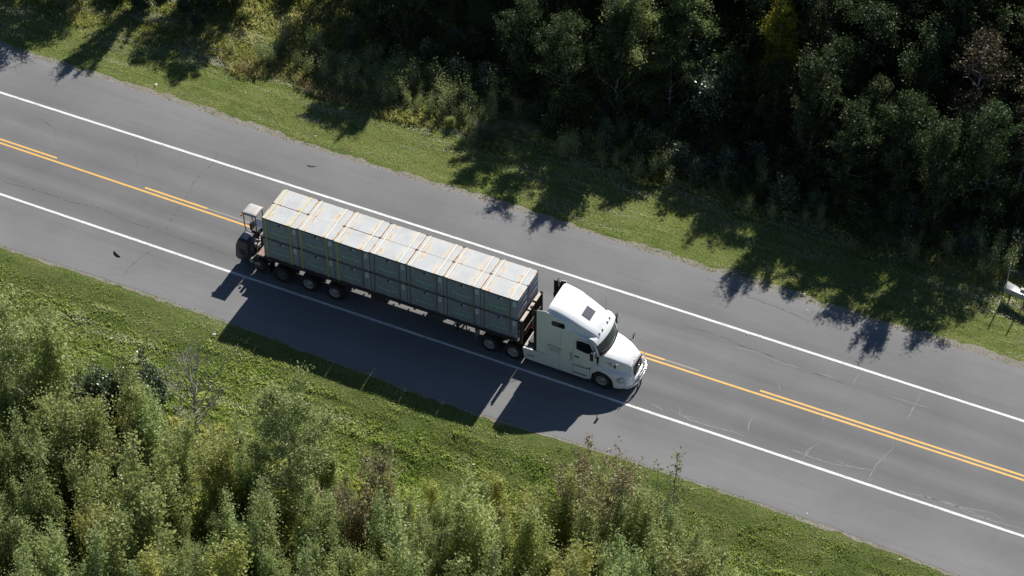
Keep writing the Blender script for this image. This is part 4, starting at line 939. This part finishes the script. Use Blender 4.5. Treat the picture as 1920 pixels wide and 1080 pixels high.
for s in (-1, 1): m.tube([(18.945, s*(1.205), 1.40), (18.945, s*1.06, 1.62), (18.945, s*1.03, 1.98)], .010, M_ink, 4); m.tube([(19.35, s*.975, 1.70), (19.62, s*.93, 1.66)], .022, M_black, 5)
AP(m).build('hood_seam', hood)
# side flank between door and wheel arch
for s in (-1, 1):
    m = MB(); m.prism([(18.56, .40), (18.56, 1.13), (18.68, 1.30), (18.93, 1.62), (18.95, 1.10), (18.66, .82), (18.60, .40)], s*1.17, s*1.232, M_white); AP(m).build('fender_flank', A, bevel=.008)
m = MB(); m.box((18.6, -.95, .45), (20.4, .95, 1.0), M_frame); AP(m).build('engine_bay', A)
# nose: grille, emblem bar, lamps, bumper, guard
def slab(m, quad, t, mat):
    q = [Vector(p) for p in quad]; n = (q[1]-q[0]).cross(q[3]-q[0]).normalized()*t; q2 = [p+n for p in q]
    m.add(q+q2, [(0, 1, 2, 3), (4, 5, 6, 7), (0, 1, 5, 4), (1, 2, 6, 5), (2, 3, 7, 6), (3, 0, 4, 7)], mat)
m = MB(); slab(m, [(20.645, -.44, .78), (20.645, .44, .78), (20.60, .52, 1.50), (20.60, -.52, 1.50)], .025, M_grille); gr = AP(m).build('grille', A, bevel=.012)
m = MB()
for k in range(9): y = -.40+.1*k; slab(m, [(20.673, y-.008, .80), (20.673, y+.008, .80), (20.628, y*1.18+.008, 1.48), (20.628, y*1.18-.008, 1.48)], .008, M_black)
AP(m).build('grille_bar', gr)
m = MB(); slab(m, [(20.690, -.42, .84), (20.690, -.37, .82), (20.648, .46, 1.44), (20.648, .42, 1.47)], .012, M_chrome); m.lathe([(0, .085), (.02, .08), (.025, 0)], M_chrome, (0, 0, 0), 20)
nb = 20*3; v0 = len(m.v)-nb
for i in range(v0, len(m.v)): a, b, c = m.v[i]; m.v[i] = (20.683+b, a, 1.14+c)
AP(m).build('emblem', gr)
m = MB(); m.box((20.46, -.05, 1.63), (20.50, .05, 1.70), M_chrome); AP(m).build('hood_ornament', hood)
for s in (-1, 1):
    P = []; m = MB(); rr = []
    cen = Vector((20.24, s*1.055, .90)); nrm = Vector((.74, s*.62, .26)).normalized(); tu = Vector((-.55, s*.75, 0)).normalized()*-1; tu = (tu-nrm*tu.dot(nrm)).normalized(); tv = nrm.cross(tu)
    for rad, hgt in ((1.0, -.03), (1.0, .01), (.8, .045), (.45, .065), (.01, .07)):
        row = []
        for k in range(25):
            a = 2*PI*k/24; ux = math.cos(a)*.23*rad; uy = math.sin(a)*.165*rad*(1+.25*math.cos(a)); row.append(cen+tu*ux+tv*uy+nrm*hgt)
        rr.append([tuple(p) for p in row])
    m.grid(rr, M_lens); hl = AP(m).build('headlight', A, smooth=50)
    m = MB(); rr = [[tuple(cen+tu*math.cos(a)*.23*q+tv*math.sin(a)*.165*q*(1+.25*math.cos(a))+nrm*h) for a in np.linspace(0, 2*PI, 25)] for q, h in ((1.0, .012), (1.13, .0), (1.13, -.06))]
    m.grid(rr, M_ink); AP(m).build('lamp_rim', hl, smooth=50)
m = MB(); bp = [(19.86, 1.245), (20.15, 1.20), (20.40, 1.06), (20.60, .82), (20.72, .5), (20.76, 0)]; path = [(x, -y) for x, y in bp]+[(x, y) for x, y in reversed(bp[:-1])]
rr = []
for x, y in path:
    L = math.hypot(x-19.4, y); ux, uy = (x-19.4)/L, y/L; rr.append([(x-ux*.14, y-uy*.14, .66), (x-ux*.03, y-uy*.03, .65), (x, y, .60), (x, y, .36), (x-ux*.06, y-uy*.06, .28), (x-ux*.2, y-uy*.2, .27)])
m.grid(rr, M_white); bum = AP(m).build('bumper', A, smooth=45)
m = MB(); m.box((20.772, -.45, .38), (20.782, .45, .52), M_frame); AP(m).build('lower_grille', bum)
m = MB()
for zz, off in ((.42, .10), (.60, .14), (.78, .10)):
    pp = [(x+off, y*1.0, zz) for x, y in ((20.35, -1.13), (20.52, -1.0), (20.68, -.75), (20.78, -.4), (20.80, 0), (20.78, .4), (20.68, .75), (20.52, 1.0), (20.35, 1.13))]; m.tube(pp, .028, M_chrome, 10)
for y, x in ((-.95, 20.66), (-.4, 20.88), (.4, 20.88), (.95, 20.66)): m.tube([(x+.0, y, .36), (x+.04, y, .60), (x, y, .84)], .024, M_chrome, 8)
m.tube([(20.50, 1.10, .42), (20.55, 1.12, .75), (20.5, 1.10, .98)], .028, M_chrome, 8); m.tube([(20.50, -1.10, .38), (20.55, -1.12, .6), (20.5, -1.10, .80)], .028, M_chrome, 8)
AP(m).build('bumper_guard', A, smooth=60)
# sleeper lettering: small grey lines too worn to read
m = MB(); rl = random.Random(9)
for row, (x0, wd) in enumerate(((16.24, .62), (16.20, .78), (16.34, .50), (16.30, .56))):
    x = x0; z = 1.88-.115*row
    while x < x0+wd:
        l = rl.uniform(.03, .06); m.box((x, -1.2415, z), (x+l, -1.2365, z+.045 if row != 1 else z+.055), M_ink); x += l+rl.choice([.015, .015, .04])
AP(m).build('door_lettering', A)
# chassis behind the cab
m = MB()
for s in (-1, 1): m.box((12.0, s*.42-.04, .80), (19.0, s*.42+.04, 1.06), M_frame)
for x in (12.3, 13.6, 15.0): m.box((x, -.38, .82), (x+.12, .38, 1.02), M_frame)
AP(m).build('frame', A)
m = MB(); m.box((14.86, -1.08, 1.07), (15.95, 1.08, 1.10), M_deck); 
for k in range(6): m.box((14.9+.17*k, -1.05, 1.102), (14.94+.17*k, 1.05, 1.118), M_deck)
AP(m).build('deck_plate', A)
m = MB(); 
for y in (-.5, -.3, .3): m.tube([(15.9, y, 2.2), (15.3, y+.1, 1.6), (14.95, y, 1.9)], .018, [M_red, M_black, M_navy][int((y+.5)*2) % 3], 6)
m.box((15.0, -.9, 1.12), (15.4, -.3, 1.28), M_frame); m.tube([(15.2, .75, 1.12), (15.2, .75, 1.45)], .1, M_alu, 10); AP(m).build('air_lines', A)
m = MB(); m.prism([(13.0, 1.08), (13.15, 1.25), (14.2, 1.25), (14.3, 1.08)], -.45, .45, M_frame); AP(m).build('fifth_wheel', A, bevel=.01)
for x in (12.968, 14.302):
    m = MB(); m.tube([(x, -1.0, .5), (x, 1.0, .5)], .08, M_frame, 10); m.tube([(x, -.2, .5), (x, .2, .5)], .2, M_frame, 12); AP(m).build('axle', A)
    for s in (-1, 1): wheel(A, x-TX, s*1.12, .5, .5, .26, s, M_rim, True)
for s in (-1, 1): wheel(A, WX-TX, s*1.06, .5, .5, .28, s, M_rim)
m = MB(); m.tube([(15.88, .95, 3.9), (15.86, .95, 4.25), (15.78, .95, 4.36)], .06, M_chrome, 12); m.tube([(15.9, .2, 3.9), (15.88, .2, 4.16)], .04, M_chrome, 10); AP(m).build('exhaust_tip', A, smooth=50)
m = MB(); m.tube([(18.4, 1.02, 3.2), (18.35, 1.05, 4.1)], .006, M_black, 4); AP(m).build('antenna', A)

# ------------------------------------------------------------------ things on the verges and the road
W_ = empty('metal_trough', (35.1, 15.1, 0), 0, 'pale grey metal trough with two thin upright poles, cut by the right edge', 'trough')
z0 = gzf(36, 15.2)
m = MB()
pth = [(0, .10, .26), (.55, .00, .2), (1.0, -.14, .13), (1.6, -.22, .10), (2.6, -.24, .12), (3.6, -.24, .14)]
rr = []
for x, y, hw in pth: rr.append([(x, y+hw*.7, .98), (x, y+hw, 1.02), (x, y-hw*.2, .96), (x, y-hw, .98), (x, y-hw*1.05, .92), (x, y-hw*.8, .60), (x, y+hw*.6, .58)])
m.grid(rr, M_alu); m.add(rr[0], [tuple(range(7))], M_alu); tr = m.build('trough_body', W_, smooth=30); tr.modifiers.new('t', 'SOLIDIFY').thickness = .02
for x in (.02, 1.02, 2.4):
    m = MB(); m.tube([(x, .12 if x < 1 else -.02, .85), (x+.03, .18 if x < 1 else .04, 2.35)], .032, M_post, 8); p = m.build('pole', W_)
    m = MB(); m.tube([(x+.03, .18 if x < 1 else .04, 2.345), (x+.03, .18 if x < 1 else .04, 2.43)], .032, M_fgrey, 8); m.build('pole_cap', p)
for x in (.3, 1.7, 3.0):
    m = MB(); m.box((x, -.1, -.4), (x+.07, -.03, .5), M_frame); m.build('leg', W_)
m = MB(); m.box((.82, -.02, .98), (1.0, .14, 1.08), M_wood); m.build('block', W_)
W_.location = (35.45, 13.85, gzf(36, 13.8)-.05)

def litter(i, x, y, s, lab, mat=M_paper, name='litter'):
    s *= .7; r = random.Random(i); m = MB(); z = max(gzf(x, y), 0 if near_e(x) < y < far_e(x) else -9)+(.10 if not near_e(x) < y < far_e(x) else .006)
    n = 7; P = [(s*r.uniform(.6, 1.1)*math.cos(2*PI*k/n), s*r.uniform(.5, 1.0)*math.sin(2*PI*k/n), r.uniform(0, s*.5)) for k in range(n)]
    vs = P+[(0, 0, s*.7), (s*.1, 0, -.01)]; m.add(vs, [(k, (k+1) % n, n) for k in range(n)]+[((k+1) % n, k, n+1) for k in range(n)], mat); o = m.build(name, loc=(x, y, z)); tag(o, lab, 'litter')
near_e = lambda x: float(near_edge(np.array([x]))[0]); far_e = lambda x: float(far_edge(np.array([x]))[0])
for i, (x, y, s, lab) in enumerate([(-13.16, 9.9, .13, 'crumpled white paper at the upper left verge edge, near the tree shadow'), (-2.9, 9.75, .10, 'white scrap on the upper verge edge above the middle of the load'), (-.34, -6.15, .14, 'white scrap in the lower verge grass beside the trailer shadow corner'),
    (26.04, 9.45, .09, 'small white scrap at the verge edge inside the tree shadow'), (26.6, 8.45, .07, 'white scrap on the shaded shoulder under the tree shadow'), (31.57, -4.71, .06, 'tiny white scrap on the lower right shoulder'), (36.62, -5.6, .08, 'tiny white scrap on the grass at the lower right edge'),
    (34.0, 12.3, .11, 'white scrap on the grass near the metal trough'), (-8.3, 11.5, .08, 'tiny white scrap in the mown grass at upper left'), (24.43, 5.47, .10, 'small pale lump lying on the upper white edge line')]):
    litter(i, x, y, s, lab)
m = MB(); m.tube([(-.28, .12, .03), (-.12, 0, .05), (.1, -.1, .04), (.25, -.12, .02)], [.03, .05, .05, .02], M_black, 6); tag(m.build('tyre_scrap', loc=(-7.93, -3.08, .004)), 'curved black tyre scrap on the lower left shoulder', 'tyre scrap')
m = MB(); m.tube([(-.25, -.06, .02), (0, -.03, .03), (.22, .08, .02)], [.015, .02, .012], M_frame, 6); tag(m.build('stick', loc=(-1.94, 7.5, .004)), 'thin dark curved stick on the upper shoulder left of the load', 'stick')
m = MB(); zz = gzf(33.5, -8.3); m.tube([(0, 0, -.3), (0, 0, 1.05)], .03, M_post, 8); m.box((-.045, -.015, .75), (.045, -.0, 1.1), M_post); tag(m.build('marker_stake', loc=(33.2, -8.6, zz)), 'thin grey metal stake in the lower right grass', 'stake')
